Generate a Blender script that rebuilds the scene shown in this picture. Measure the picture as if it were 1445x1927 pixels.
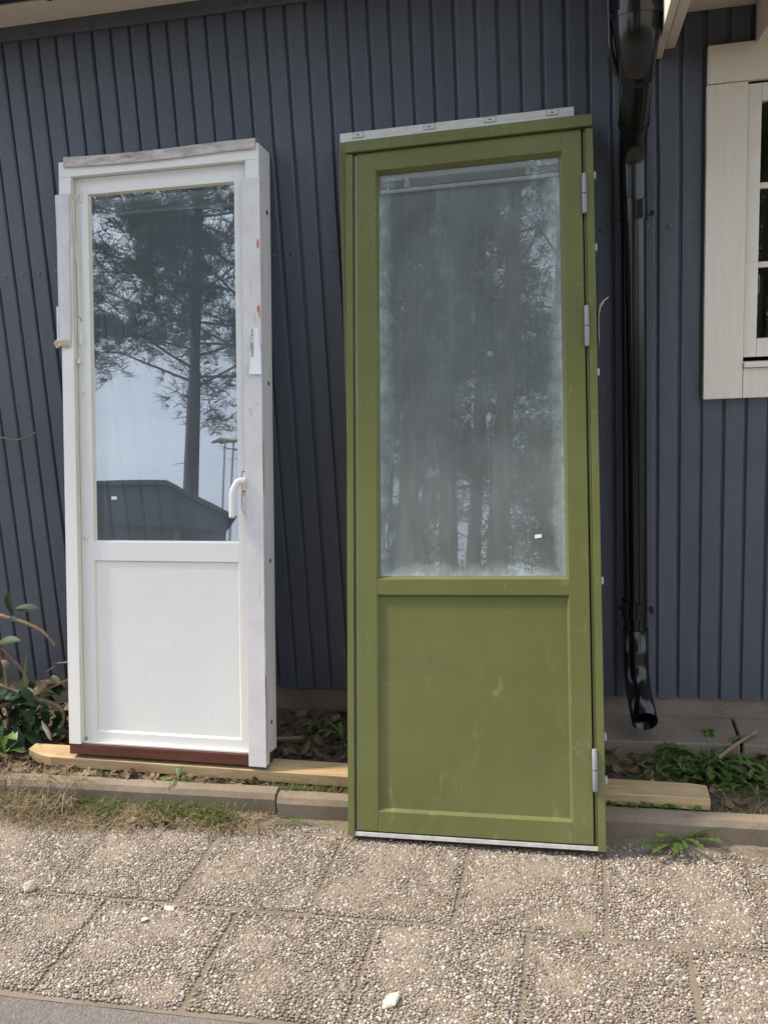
import bpy, bmesh, math, random
import numpy as np
from mathutils import Vector, Matrix, noise as mnoise
R = math.radians
sc = bpy.context.scene
for o in list(bpy.data.objects): bpy.data.objects.remove(o)
col = sc.collection

# ------------------------------------------------------------------ camera
cam_d = bpy.data.cameras.new('camera'); cam = bpy.data.objects.new('camera', cam_d); col.objects.link(cam)
yaw, pitch, roll = R(-12.609), R(11.407), R(3.2708)
fw = Vector((math.sin(yaw)*math.cos(pitch), math.cos(yaw)*math.cos(pitch), -math.sin(pitch)))
rt = Vector((math.cos(yaw), -math.sin(yaw), 0)); dn = fw.cross(rt)
rt2 = math.cos(roll)*rt + math.sin(roll)*dn; dn2 = -math.sin(roll)*rt + math.cos(roll)*dn
mw = Matrix((rt2, -dn2, -fw)).transposed().to_4x4(); mw.translation = (0, 0, 1.575)
cam.matrix_world = mw
cam_d.sensor_fit = 'VERTICAL'; cam_d.sensor_height = 24.0; cam_d.lens = 1744.5/1927*24
cam_d.clip_start = .05; cam_d.clip_end = 600
sc.camera = cam

# ------------------------------------------------------------------ sky, sun, exposure
SUN = Vector((-.62, .0, .78)).normalized()          # from the scene towards the sun
sun_el = math.asin(SUN.z); sun_az = math.atan2(SUN.x, SUN.y)
w = bpy.data.worlds.new('World'); sc.world = w; w.use_nodes = True
nt = w.node_tree; N = nt.nodes; L = nt.links
for n in list(N): N.remove(n)
out = N.new('ShaderNodeOutputWorld'); bg = N.new('ShaderNodeBackground')
sky = N.new('ShaderNodeTexSky'); sky.sky_type = 'NISHITA'; sky.sun_disc = False
sky.sun_elevation = sun_el; sky.sun_rotation = sun_az; sky.air_density = 1.0; sky.dust_density = 1.5; sky.ozone_density = 1.0
tc = N.new('ShaderNodeTexCoord'); mp = N.new('ShaderNodeMapping'); mp.inputs['Scale'].default_value = (1.0, 1.0, 2.6)
nz = N.new('ShaderNodeTexNoise'); nz.inputs['Scale'].default_value = 2.3; nz.inputs['Detail'].default_value = 7; nz.inputs['Roughness'].default_value = .55
rp = N.new('ShaderNodeValToRGB'); rp.color_ramp.elements[0].position = .30; rp.color_ramp.elements[0].color = (.45, .45, .45, 1)
rp.color_ramp.elements[1].position = .62; rp.color_ramp.elements[1].color = (.97, .97, .97, 1)
mx = N.new('ShaderNodeMix'); mx.data_type = 'RGBA'; mx.inputs['B'].default_value = (10.4, 11.2, 12.6, 1)
L.new(tc.outputs['Generated'], mp.inputs['Vector']); L.new(mp.outputs['Vector'], nz.inputs['Vector'])
L.new(nz.outputs['Fac'], rp.inputs['Fac']); L.new(rp.outputs['Color'], mx.inputs['Factor'])
L.new(sky.outputs['Color'], mx.inputs['A']); L.new(mx.outputs['Result'], bg.inputs['Color'])
bg.inputs['Strength'].default_value = .100
L.new(bg.outputs['Background'], out.inputs['Surface'])
sd = bpy.data.lights.new('sun', 'SUN'); sd.energy = 3.2; sd.angle = R(6); sd.color = (1, .87, .71)
so = bpy.data.objects.new('sun', sd); col.objects.link(so)
so.rotation_euler = (-SUN).to_track_quat('-Z', 'Y').to_euler(); so.location = (-6, -6, 9)
sc.view_settings.view_transform = 'Standard'; sc.view_settings.look = 'None'
sc.view_settings.exposure = 0.80; sc.view_settings.gamma = 1.0; sc.view_settings.use_curve_mapping = False
sc.render.engine = 'CYCLES'
cy = sc.cycles; cy.use_denoising = True; cy.use_adaptive_sampling = True; cy.adaptive_threshold = .025; cy.max_bounces = 5; cy.diffuse_bounces = 3; cy.glossy_bounces = 3; cy.transparent_max_bounces = 8; cy.caustics_reflective = False; cy.caustics_refractive = False
try: cy.denoiser = 'OPENIMAGEDENOISE'
except Exception: pass

# ------------------------------------------------------------------ materials
class NT:
    def __init__(s, name):
        s.m = bpy.data.materials.new(name); s.m.use_nodes = True; s.t = s.m.node_tree
        s.n = s.t.nodes; s.l = s.t.links; s.p = s.n['Principled BSDF']; s.o = s.n['Material Output']
        s.tc = s.n.new('ShaderNodeTexCoord')
    def node(s, k, **kw):
        n = s.n.new('ShaderNode'+k)
        for a, b in kw.items():
            if a in n.inputs.keys() if hasattr(n.inputs, 'keys') else False: n.inputs[a].default_value = b
            else: setattr(n, a, b)
        return n
    def link(s, a, b): s.l.new(a, b)
    def coord(s, scale=(1, 1, 1), rot=(0, 0, 0), loc=(0, 0, 0), kind='Object'):
        m = s.n.new('ShaderNodeMapping'); m.inputs['Scale'].default_value = scale; m.inputs['Rotation'].default_value = rot; m.inputs['Location'].default_value = loc
        s.l.new(s.tc.outputs[kind], m.inputs['Vector']); return m.outputs['Vector']
    def noise(s, vec, scale, detail=4, rough=.55, dist=0.):
        n = s.n.new('ShaderNodeTexNoise'); n.inputs['Scale'].default_value = scale; n.inputs['Detail'].default_value = detail
        n.inputs['Roughness'].default_value = rough; n.inputs['Distortion'].default_value = dist
        s.l.new(vec, n.inputs['Vector']); return n.outputs['Fac']
    def voro(s, vec, scale, feature='F1', out='Distance'):
        n = s.n.new('ShaderNodeTexVoronoi'); n.feature = feature; n.inputs['Scale'].default_value = scale
        s.l.new(vec, n.inputs['Vector']); return n.outputs[out]
    def ramp(s, fac, stops):
        r = s.n.new('ShaderNodeValToRGB'); e = r.color_ramp.elements
        while len(e) < len(stops): e.new(.5)
        for i, (p, c) in enumerate(stops):
            e[i].position = p; e[i].color = (c[0], c[1], c[2], 1) if hasattr(c, '__len__') else (c, c, c, 1)
        s.l.new(fac, r.inputs['Fac']); return r.outputs['Color']
    def mix(s, fac, a, b, mode='MIX'):
        m = s.n.new('ShaderNodeMix'); m.data_type = 'RGBA'; m.blend_type = mode
        for sock, v in (('Factor', fac), ('A', a), ('B', b)):
            if isinstance(v, (int, float)): m.inputs[sock].default_value = v if sock == 'Factor' else (v, v, v, 1)
            elif hasattr(v, 'is_output'): s.l.new(v, m.inputs[sock])
            else: m.inputs[sock].default_value = (v[0], v[1], v[2], 1)
        return m.outputs['Result']
    def math(s, op, a, b=0.):
        m = s.n.new('ShaderNodeMath'); m.operation = op
        for i, v in enumerate((a, b)):
            if isinstance(v, (int, float)): m.inputs[i].default_value = v
            else: s.l.new(v, m.inputs[i])
        return m.outputs[0]
    def bump(s, h, strength=.3, dist=.002, prev=None):
        b = s.n.new('ShaderNodeBump'); b.inputs['Strength'].default_value = strength; b.inputs['Distance'].default_value = dist
        s.l.new(h, b.inputs['Height'])
        if prev is not None: s.l.new(prev, b.inputs['Normal'])
        s.l.new(b.outputs['Normal'], s.p.inputs['Normal']); return b.outputs['Normal']
    def base(s, c):
        if hasattr(c, 'is_output'): s.l.new(c, s.p.inputs['Base Color'])
        else: s.p.inputs['Base Color'].default_value = (c[0], c[1], c[2], 1)
    def rough(s, r):
        if isinstance(r, (int, float)): s.p.inputs['Roughness'].default_value = r
        else: s.l.new(r, s.p.inputs['Roughness'])
    def obrand(s):
        return s.n.new('ShaderNodeObjectInfo').outputs['Random']
    def island(s):
        return s.n.new('ShaderNodeNewGeometry').outputs['Random Per Island']

def c3(c, k): return (c[0]*k, c[1]*k, c[2]*k)
def simple(name, c, rough=.5, var=.12, scale=14., bump=.0, bscale=120., stretch=(1, 1, 1), metal=0., spec=.5, rvar=0.):
    t = NT(name); v = t.coord(stretch)
    t.base(t.mix(t.ramp(t.noise(v, scale), [(.3, 0.), (.7, 1.)]), c3(c, 1-var), c3(c, 1+var)))
    t.p.inputs['Metallic'].default_value = metal; t.p.inputs['Specular IOR Level'].default_value = spec
    if rvar: t.rough(t.math('ADD', t.math('MULTIPLY', t.noise(v, scale*.6), rvar), rough-rvar/2))
    else: t.rough(rough)
    if bump: t.bump(t.noise(v, bscale), bump, .002)
    return t.m
MT = {}
# dark blue-grey siding paint with blisters, brush grain and pale specks
def mk_siding():
    t = NT('siding_paint'); v = t.coord(); vg = t.coord((14, 14, 1.2))
    rnd = t.obrand()
    base = t.mix(rnd, (.066, .075, .102), (.089, .099, .129))
    base = t.mix(t.ramp(t.noise(v, 3.), [(.35, 0), (.7, 1)]), base, (.088, .099, .128))
    fade = t.ramp(t.noise(t.coord((7, 7, .9)), 2.1, 6, .6, .4), [(.42, 0), (.72, .75)])
    base = t.mix(fade, base, (.104, .115, .143))
    run = t.ramp(t.noise(t.coord((26, 26, 1.3), loc=(2, 0, 5)), 2.3, 5, .6), [(.58, 0), (.74, .55)])
    base = t.mix(run, base, (.040, .046, .064))
    speck = t.ramp(t.voro(v, 38.), [(.0, 1), (.035, 1), (.06, 0)])
    keep = t.ramp(t.noise(v, 5.5), [(.55, 0), (.62, 1)])
    base = t.mix(t.math('MULTIPLY', t.math('MULTIPLY', speck, keep), .65), base, (.33, .34, .36))
    t.base(base)
    t.rough(t.math('ADD', t.math('MULTIPLY', t.noise(v, 25, 2), .2), .28))
    b1 = t.bump(t.noise(vg, 22, 3), .5, .0020)
    blis = t.ramp(t.voro(v, 24.), [(.0, 1), (.12, .8), (.24, 0)])
    bk = t.ramp(t.noise(v, 6.), [(.55, 0), (.62, 1)])
    b2 = t.bump(t.math('MULTIPLY', blis, bk), .9, .0035, b1)
    t.bump(t.noise(v, 26, 3), .45, .003, b2)
    return t.m
MT['siding'] = mk_siding()
def mk_green():
    t = NT('green_paint'); v = t.coord(); vs = t.coord((30, 30, 1.0))
    base = t.mix(t.ramp(t.noise(v, 2.2, 5), [(.35, 0), (.7, 1)]), (.116, .126, .034), (.140, .148, .050))
    base = t.mix(t.math('MULTIPLY', t.ramp(t.noise(vs, 6, 4), [(.5, 0), (.8, 1)]), .16), base, (.22, .23, .11))
    sp = t.math('MULTIPLY', t.ramp(t.voro(v, 60.), [(.0, 1), (.05, 1), (.08, 0)]), t.ramp(t.noise(v, 9.), [(.62, 0), (.67, 1)]))
    base = t.mix(t.math('MULTIPLY', sp, .5), base, (.45, .46, .35))
    smud = t.ramp(t.noise(t.coord((9, 9, 5)), 1.3, 6, .6, 1.5), [(.62, 0), (.72, 1)])
    base = t.mix(t.math('MULTIPLY', smud, .22), base, (.38, .39, .26))
    scr = t.math('MULTIPLY', t.ramp(t.noise(t.coord((90, 90, 7), rot=(0, R(-12), 0)), 1.9, 4, .6), [(.71, 0), (.745, 1)]), .5)
    base = t.mix(scr, base, (.36, .38, .24))
    dk = t.math('MULTIPLY', t.ramp(t.noise(t.coord((3, 3, 2)), 2.6, 6, .65, .6), [(.52, 0), (.74, 1)]), .38)
    base = t.mix(dk, base, (.095, .098, .040))
    t.base(base); t.rough(t.math('ADD', t.math('MULTIPLY', t.noise(v, 12), .22), .22))
    t.bump(t.noise(v, 260, 3), .08, .001)
    return t.m
MT['green'] = mk_green()
def mk_white():
    t = NT('white_paint'); v = t.coord()
    base = t.mix(t.ramp(t.noise(v, 3.), [(.35, 0), (.7, 1)]), (.745, .735, .705), (.78, .772, .745))
    dirt = t.math('MULTIPLY', t.ramp(t.voro(v, 20.), [(.0, 1), (.02, 1), (.04, 0)]), t.ramp(t.noise(v, 4.), [(.57, 0), (.6, 1)]))
    base = t.mix(t.math('MULTIPLY', dirt, .8), base, (.16, .12, .09))
    gr = t.math('MULTIPLY', t.ramp(t.noise(t.coord((5, 5, 2.2)), 3.4, 7, .65, .8), [(.56, 0), (.72, 1)]), .09)
    base = t.mix(gr, base, (.50, .46, .39))
    sc = t.math('MULTIPLY', t.ramp(t.noise(t.coord((60, 60, 9), rot=(0, R(22), 0)), 2.0, 4, .6), [(.70, 0), (.74, 1)]), .12)
    base = t.mix(sc, base, (.42, .38, .34))
    t.base(base); t.rough(t.math('ADD', t.math('MULTIPLY', t.noise(v, 7, 4), .2), .28)); t.bump(t.noise(v, 300, 2), .04, .001); return t.m
MT['white'] = mk_white()
MT['cream'] = simple('cream_shaded_white', (.66, .62, .50), .4, .06)  # white paint toned cream, shade and bounce put into the colour
def mk_card():
    t = NT('protective_card'); v = t.coord()
    base = t.mix(t.ramp(t.noise(v, 9, 6), [(.3, 0), (.72, 1)]), (.60, .57, .575), (.70, .675, .685))
    st = t.ramp(t.noise(t.coord((30, 30, 6)), 2.2, 7, .65, 1.2), [(.60, 0), (.70, 1)])
    base = t.mix(t.math('MULTIPLY', st, .45), base, (.30, .25, .22))
    red = t.ramp(t.noise(t.coord((16, 16, 10), loc=(3.3, 0, 1.7)), 1.1, 3), [(.66, 0), (.74, 1)])
    base = t.mix(t.math('MULTIPLY', red, .35), base, (.55, .30, .22))
    t.base(base); t.rough(.75); b = t.bump(t.noise(v, 45, 6), .35, .002); t.bump(t.noise(v, 8, 3), .3, .006, b); return t.m
MT['card'] = mk_card()
def mk_dirtycard():
    t = NT('dirty_card'); v = t.coord((4, 14, 14))
    base = t.mix(t.ramp(t.noise(v, 4, 8, .65), [(.38, 0), (.62, 1)]), (.30, .25, .225), (.62, .575, .56))
    base = t.mix(t.ramp(t.noise(v, 1.3, 3), [(.4, 0), (.7, .6)]), base, (.60, .55, .54))
    t.base(base); t.rough(.85); t.bump(t.noise(t.coord((10, 30, 30)), 8, 6), .4, .002); return t.m
MT['dirtycard'] = mk_dirtycard()
def mk_wood(name, a, b, axis='x', rough=.6, knots=True):
    t = NT(name); s = {'x': (1.1, 16, 16), 'z': (16, 16, 1.1), 'y': (16, 1.1, 16)}[axis]
    v = t.coord(s); n = t.noise(v, 3.2, 6, .6, 1.0)
    base = t.mix(t.ramp(n, [(.3, 0), (.7, 1)]), a, b)
    base = t.mix(t.math('MULTIPLY', t.ramp(t.noise(t.coord(tuple(q*4 for q in s)), 3.5, 3), [(.5, 0), (.75, 1)]), .35), base, c3(a, .62))
    if knots:
        k = t.ramp(t.voro(t.coord({'x': (2.2, 6, 6)}.get(axis, (6, 6, 2.2))), 1.6), [(.0, 1), (.06, .9), (.11, 0)])
        base = t.mix(t.math('MULTIPLY', k, .75), base, (.17, .085, .035))
    dirt = t.ramp(t.noise(t.coord(), 7, 5), [(.5, 0), (.75, .45)])
    base = t.mix(dirt, base, c3(a, .5))
    t.base(base); t.rough(rough); t.bump(n, .25, .002); return t.m
MT['plank'] = mk_wood('plank_wood', (.36, .245, .125), (.60, .445, .255))
MT['brown'] = mk_wood('brown_threshold', (.075, .021, .012), (.115, .034, .018), knots=False, rough=.5)
def mk_beige():
    t = NT('beige_painted_wood'); v = t.coord((40, 40, 2.2)); v2 = t.coord()
    base = t.mix(t.ramp(t.noise(v, 2.2, 5), [(.3, 0), (.75, 1)]), (.74, .665, .575), (.80, .735, .65))
    crack = t.ramp(t.noise(t.coord((70, 70, 7)), 2.4, 5, .6), [(.66, 0), (.71, 1)])
    base = t.mix(t.math('MULTIPLY', crack, .55), base, (.18, .14, .11))
    t.base(base); t.rough(.6); b = t.bump(t.noise(v, 5, 5), .35, .002); t.bump(crack, -.3, .002, b); return t.m
MT['beige'] = mk_beige()
MT['sash'] = simple('window_frame_paint', (.78, .73, .64), .4, .04)
MT['black'] = simple('black_pipe_paint', (.0040, .0045, .0055), .17, .1, spec=.5, rvar=.1)
MT['gutter'] = simple('gutter_paint', (.014, .016, .024), .35, .15)
MT['steel'] = simple('hinge_metal', (.27, .27, .30), .38, .05, metal=.0)
MT['alu'] = simple('threshold_aluminium', (.56, .54, .52), .45, .15, scale=40, metal=.2)
MT['gasket'] = simple('pale_gasket', (.50, .51, .42), .5, .05)
MT['blackrub'] = simple('dark_gap', (.012, .012, .012), .7, .1)
MT['handle'] = simple('white_enamel', (.78, .775, .76), .25, .02)
MT['redtape'] = simple('red_tape', (.55, .05, .02), .5, .2)
MT['paper'] = simple('paper_label', (.78, .77, .79), .6, .05, bump=.15, bscale=30)
MT['tan'] = simple('tan_paper', (.62, .49, .36), .7, .15, bump=.3, bscale=60)
MT['ink'] = simple('black_ink', (.03, .028, .028), .6, .1)
MT['rust'] = simple('orange_stain', (.55, .17, .07), .7, .35, scale=90)
MT['blind'] = simple('blind_white', (.90, .91, .90), .4, .03)
MT['blindw'] = simple('blind_inner', (.66, .72, .66), .45, .04)
MT['tape'] = simple('crumpled_plastic', (.80, .80, .78), .4, .2, scale=160, bump=.8, bscale=220)
MT['cord'] = simple('cord_white', (.70, .68, .63), .5, .03)
def mk_strip():
    t = NT('white_flaking_wood'); v = t.coord((3, 20, 20))
    base = t.mix(t.ramp(t.noise(v, 6, 6), [(.3, 0), (.7, 1)]), (.58, .56, .52), (.72, .70, .665))
    ck = t.ramp(t.noise(t.coord((18, 60, 60)), 3, 6, .65), [(.63, 0), (.68, 1)])
    base = t.mix(t.math('MULTIPLY', ck, .8), base, (.16, .13, .10)); t.base(base); t.rough(.65); t.bump(ck, -.4, .002); return t.m
MT['strip'] = mk_strip()
def mk_concrete(name, a, b, s=1.):
    t = NT(name); v = t.coord()
    base = t.mix(t.ramp(t.noise(v, 5*s, 7, .65), [(.3, 0), (.7, 1)]), a, b)
    base = t.mix(t.math('MULTIPLY', t.ramp(t.noise(v, 160*s, 3), [(.55, 0), (.7, 1)]), .4), base, c3(b, 1.35))
    base = t.mix(t.math('MULTIPLY', t.ramp(t.noise(v, 2.2*s, 5), [(.55, 0), (.75, 1)]), .5), base, (.12, .10, .06))
    t.base(base); t.rough(.9); b1 = t.bump(t.noise(v, 180*s, 4), .5, .002); t.bump(t.noise(v, 25*s, 5), .4, .004, b1); return t.m
MT['kerb'] = mk_concrete('kerb_concrete', (.165, .130, .092), (.255, .206, .150))
MT['found'] = mk_concrete('foundation_concrete', (.15, .120, .09), (.235, .195, .155))
def mk_asphalt():
    t = NT('asphalt'); v = t.coord()
    base = t.mix(t.ramp(t.noise(v, 1.5, 5), [(.3, 0), (.7, 1)]), (.10, .088, .077), (.15, .133, .117))
    base = t.mix(t.ramp(t.voro(v, 170., out='Color'), [(.2, 0), (.9, .55)]), base, (.22, .205, .188))
    t.base(base); t.rough(.9); t.bump(t.voro(v, 150.), .7, .004); return t.m
MT['asphalt'] = mk_asphalt()
def mk_sand():
    t = NT('joint_sand'); v = t.coord()
    base = t.mix(t.ramp(t.noise(v, 7, 6), [(.3, 0), (.7, 1)]), (.205, .165, .122), (.295, .245, .188))
    base = t.mix(t.ramp(t.noise(v, 2.4, 5), [(.52, 0), (.72, .7)]), base, (.17, .13, .09))
    grit = t.voro(v, 420., out='Color')
    base = t.mix(t.math('MULTIPLY', t.ramp(grit, [(.6, 0), (.9, 1)]), .45), base, (.50, .44, .37))
    t.base(base); t.rough(.95); b1 = t.bump(t.voro(v, 350.), .8, .003); t.bump(t.noise(v, 30, 4), .4, .005, b1); return t.m
MT['sand'] = mk_sand()
MT['jointdirt'] = mk_concrete('joint_dirt', (.13, .105, .078), (.225, .186, .142))
def mk_pebble():
    t = NT('pebbles'); r = t.island()
    base = t.ramp(r, [(.0, (.135, .115, .10)), (.10, (.24, .20, .165)), (.24, (.36, .295, .235)), (.40, (.31, .265, .22)), (.52, (.45, .38, .305)),
                      (.64, (.37, .27, .175)), (.70, (.42, .38, .335)), (.80, (.60, .53, .45)), (.86, (.70, .66, .60)), (.95, (.80, .775, .73)), (.97, (.50, .30, .10)), (.985, (.09, .09, .095))])
    t.n[-1] if False else None
    v = t.coord()
    base = t.mix(.35, base, t.mix(t.ramp(t.noise(v, 420, 4), [(.3, 0), (.7, 1)]), (.30, .25, .20), base))
    base = t.mix(t.ramp(t.noise(v, 6, 5), [(.45, 0), (.75, .38)]), base, (.30, .25, .195))
    base = t.mix(t.math('MULTIPLY', t.obrand(), .35), base, t.mix(1., base, (.72, .68, .64), 'MULTIPLY'))
    base = t.mix(1., base, (.80, .80, .80), 'MULTIPLY')
    t.base(base); t.rough(.62); t.bump(t.noise(v, 500, 3), .25, .001); return t.m
MT['pebble'] = mk_pebble()
def mk_soil():
    t = NT('soil'); v = t.coord()
    base = t.mix(t.ramp(t.noise(v, 18, 8, .7), [(.3, 0), (.7, 1)]), (.045, .031, .020), (.135, .098, .065))
    base = t.mix(t.ramp(t.noise(v, 3, 5), [(.5, 0), (.7, .6)]), base, (.17, .125, .085))
    t.base(base); t.rough(.95); b = t.bump(t.noise(v, 90, 6, .7), .9, .008); t.bump(t.voro(v, 60), .5, .006, b); return t.m
MT['soil'] = mk_soil()
def mk_leafy(name, stops, rough=.5, trans=.0, vein=False):
    t = NT(name); base = t.ramp(t.island(), stops)
    base = t.mix(t.ramp(t.noise(t.coord(), 60, 4), [(.35, 0), (.7, .45)]), base, t.mix(1.0, base, (.6, .6, .55), 'MULTIPLY'))
    t.base(base); t.rough(rough)
    if trans:
        tr = t.n.new('ShaderNodeBsdfTranslucent'); t.link(base, tr.inputs['Color'])
        ms = t.n.new('ShaderNodeMixShader'); ms.inputs[0].default_value = trans
        t.link(t.p.outputs[0], ms.inputs[1]); t.link(tr.outputs[0], ms.inputs[2]); t.link(ms.outputs[0], t.o.inputs['Surface'])
    return t.m
MT['needle'] = mk_leafy('pine_needles', [(0, (.035, .050, .026)), (.5, (.055, .078, .036)), (1, (.075, .10, .045))], .6, .15)
MT['birchleaf'] = mk_leafy('bright_leaves', [(0, (.05, .10, .015)), (.5, (.09, .15, .02)), (1, (.13, .18, .035))], .5, .3)
MT['grass'] = mk_leafy('grass_green', [(0, (.06, .095, .02)), (.5, (.125, .165, .04)), (1, (.25, .25, .08))], .55, .2)
MT['dry'] = mk_leafy('grass_dry', [(0, (.13, .09, .05)), (.5, (.24, .18, .10)), (1, (.37, .30, .185))], .8)
MT['litter'] = mk_leafy('dead_leaves', [(0, (.055, .032, .02)), (.4, (.13, .078, .045)), (.8, (.22, .14, .085)), (1, (.33, .24, .16))], .75)
MT['dandelion'] = mk_leafy('dandelion_leaf', [(0, (.045, .095, .018)), (.5, (.075, .135, .025)), (1, (.11, .17, .04))], .5, .2)
MT['herb'] = mk_leafy('bright_herb', [(0, (.09, .19, .03)), (1, (.17, .28, .07))], .5, .25)
MT['evergreen'] = mk_leafy('evergreen_leaf', [(0, (.009, .024, .012)), (.6, (.018, .042, .018)), (1, (.04, .075, .022))], .5)  # leaf tones darkened to carry the shade over the shrub
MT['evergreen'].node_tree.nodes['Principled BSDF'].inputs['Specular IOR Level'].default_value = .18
MT['bark'] = simple('pine_bark', (.115, .09, .072), .9, .35, scale=6, bump=.8, bscale=12, stretch=(6, 6, 1))
MT['twig'] = simple('twig_bark', (.21, .145, .095), .8, .3, scale=60, bump=.4, bscale=150)
MT['shed'] = simple('shed_cladding', (.085, .088, .088), .8, .12)
MT['shedroof'] = simple('shed_roof', (.07, .072, .075), .8, .12)
MT['lawn'] = simple('lawn', (.06, .085, .025), .95, .3, scale=3)
MT['chip'] = simple('pale_chip', (.60, .52, .41), .7, .3, scale=70, bump=.8, bscale=90)
MT['interior'] = simple('room_interior', (.030, .024, .020), .8, .3, scale=4)
MT['curtain'] = simple('brown_curtain', (.07, .035, .02), .8, .3, scale=5, stretch=(8, 1, 1))
def mk_glass(name, refl, tint, dirt=False, haze=0.):
    t = NT(name)
    tr = t.n.new('ShaderNodeBsdfTransparent'); tr.inputs['Color'].default_value = (*tint, 1)
    gl = t.n.new('ShaderNodeBsdfGlossy'); gl.inputs['Roughness'].default_value = .0; gl.inputs['Color'].default_value = (.93, .97, 1.0, 1)
    lw = t.n.new('ShaderNodeFresnel'); lw.inputs['IOR'].default_value = 1.5
    fac = t.math('ADD', t.math('MULTIPLY', lw.outputs[0], 1.6), refl-.064)
    ms = t.n.new('ShaderNodeMixShader'); t.link(fac, ms.inputs[0]); t.link(tr.outputs[0], ms.inputs[1]); t.link(gl.outputs[0], ms.inputs[2])
    # slight waviness of the panes
    b = t.n.new('ShaderNodeBump'); b.inputs['Strength'].default_value = .05; b.inputs['Distance'].default_value = .004
    t.link(t.noise(t.coord((1, 1, .5)), 5., 1), b.inputs['Height']); t.link(b.outputs['Normal'], gl.inputs['Normal'])
    last = ms.outputs[0]
    if haze:
        dz = t.n.new('ShaderNodeBsdfDiffuse'); dz.inputs['Color'].default_value = (.38, .45, .52, 1)
        m0 = t.n.new('ShaderNodeMixShader'); t.link(last, m0.inputs[1]); t.link(dz.outputs[0], m0.inputs[2]); last = m0.outputs[0]
        sp = t.math('MULTIPLY', t.math('MULTIPLY', t.ramp(t.voro(t.coord(), 60.), [(0, 1), (.05, 1), (.09, 0)]), t.ramp(t.noise(t.coord(), 8., 2), [(.58, 0), (.63, 1)])), .25)
        t.link(t.math('ADD', sp, t.math('MULTIPLY', t.ramp(t.noise(t.coord((3, 1, 1)), 2., 4), [(.3, .6), (.7, 1)]), haze)), m0.inputs[0])
    if dirt:
        v = t.coord()
        sep = t.n.new('ShaderNodeSeparateXYZ'); t.link(t.tc.outputs['Object'], sep.inputs[0])
        x, z = sep.outputs[0], sep.outputs[2]
        haze = t.math('MULTIPLY', t.ramp(t.noise(t.coord((2.0, 1, 1.3)), 2.0, 5, .6, .6), [(.3, .55), (.7, 1)]), .24)
        streak = t.math('MULTIPLY', t.ramp(t.noise(t.coord((38, 1, .9)), 3., 5, .6), [(.4, 0), (.75, 1)]), .06)
        wipe = t.math('MULTIPLY', t.ramp(t.noise(t.coord((7, 1, 2.4), rot=(0, R(28), 0)), 3.2, 6, .62, 2.2), [(.58, 0), (.62, 1), (.68, .3), (.78, 0)]), .06)
        speck = t.math('MULTIPLY', t.math('MULTIPLY', t.ramp(t.voro(t.coord((1, 1, .45)), 95.), [(0, 1), (.08, 1), (.13, 0)]), t.ramp(t.noise(v, 7.), [(.54, 0), (.66, 1)])), .30)
        # grime gathers along the edges of the pane
        ex = t.math('MINIMUM', t.math('SUBTRACT', x, .1), t.math('SUBTRACT', .686, x))
        ez = t.math('SUBTRACT', z, .806)
        e = t.math('MINIMUM', ex, ez)
        e = t.math('ADD', e, t.math('MULTIPLY', t.math('SUBTRACT', t.noise(v, 26, 5), .5), .06))
        edge = t.math('MULTIPLY', t.ramp(e, [(0, 1), (.012, .55), (.05, 0)]), .42)
        f = t.math('ADD', t.math('ADD', haze, streak), t.math('ADD', t.math('ADD', wipe, speck), edge))
        f = t.math('MULTIPLY', t.math('MINIMUM', f, .85), t.ramp(t.math('SUBTRACT', z, 1.5), [(.535, 1), (.565, .30)]))
        df = t.n.new('ShaderNodeBsdfDiffuse'); df.inputs['Color'].default_value = (.58, .655, .64, 1)
        m2 = t.n.new('ShaderNodeMixShader'); t.link(f, m2.inputs[0]); t.link(last, m2.inputs[1]); t.link(df.outputs[0], m2.inputs[2]); last = m2.outputs[0]
    t.link(last, t.o.inputs['Surface']); return t.m
MT['glass_white'] = mk_glass('clean_triple_glass', .30, (.91, .95, .94), haze=.21)
MT['glass_green'] = mk_glass('dirty_triple_glass', .16, (.96, .975, .97), True)
MT['glass_inner'] = mk_glass('inner_double_glass', .36, (.86, .90, .89))
MT['glass_win'] = mk_glass('house_window_glass', .065, (.8, .85, .83))

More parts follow.
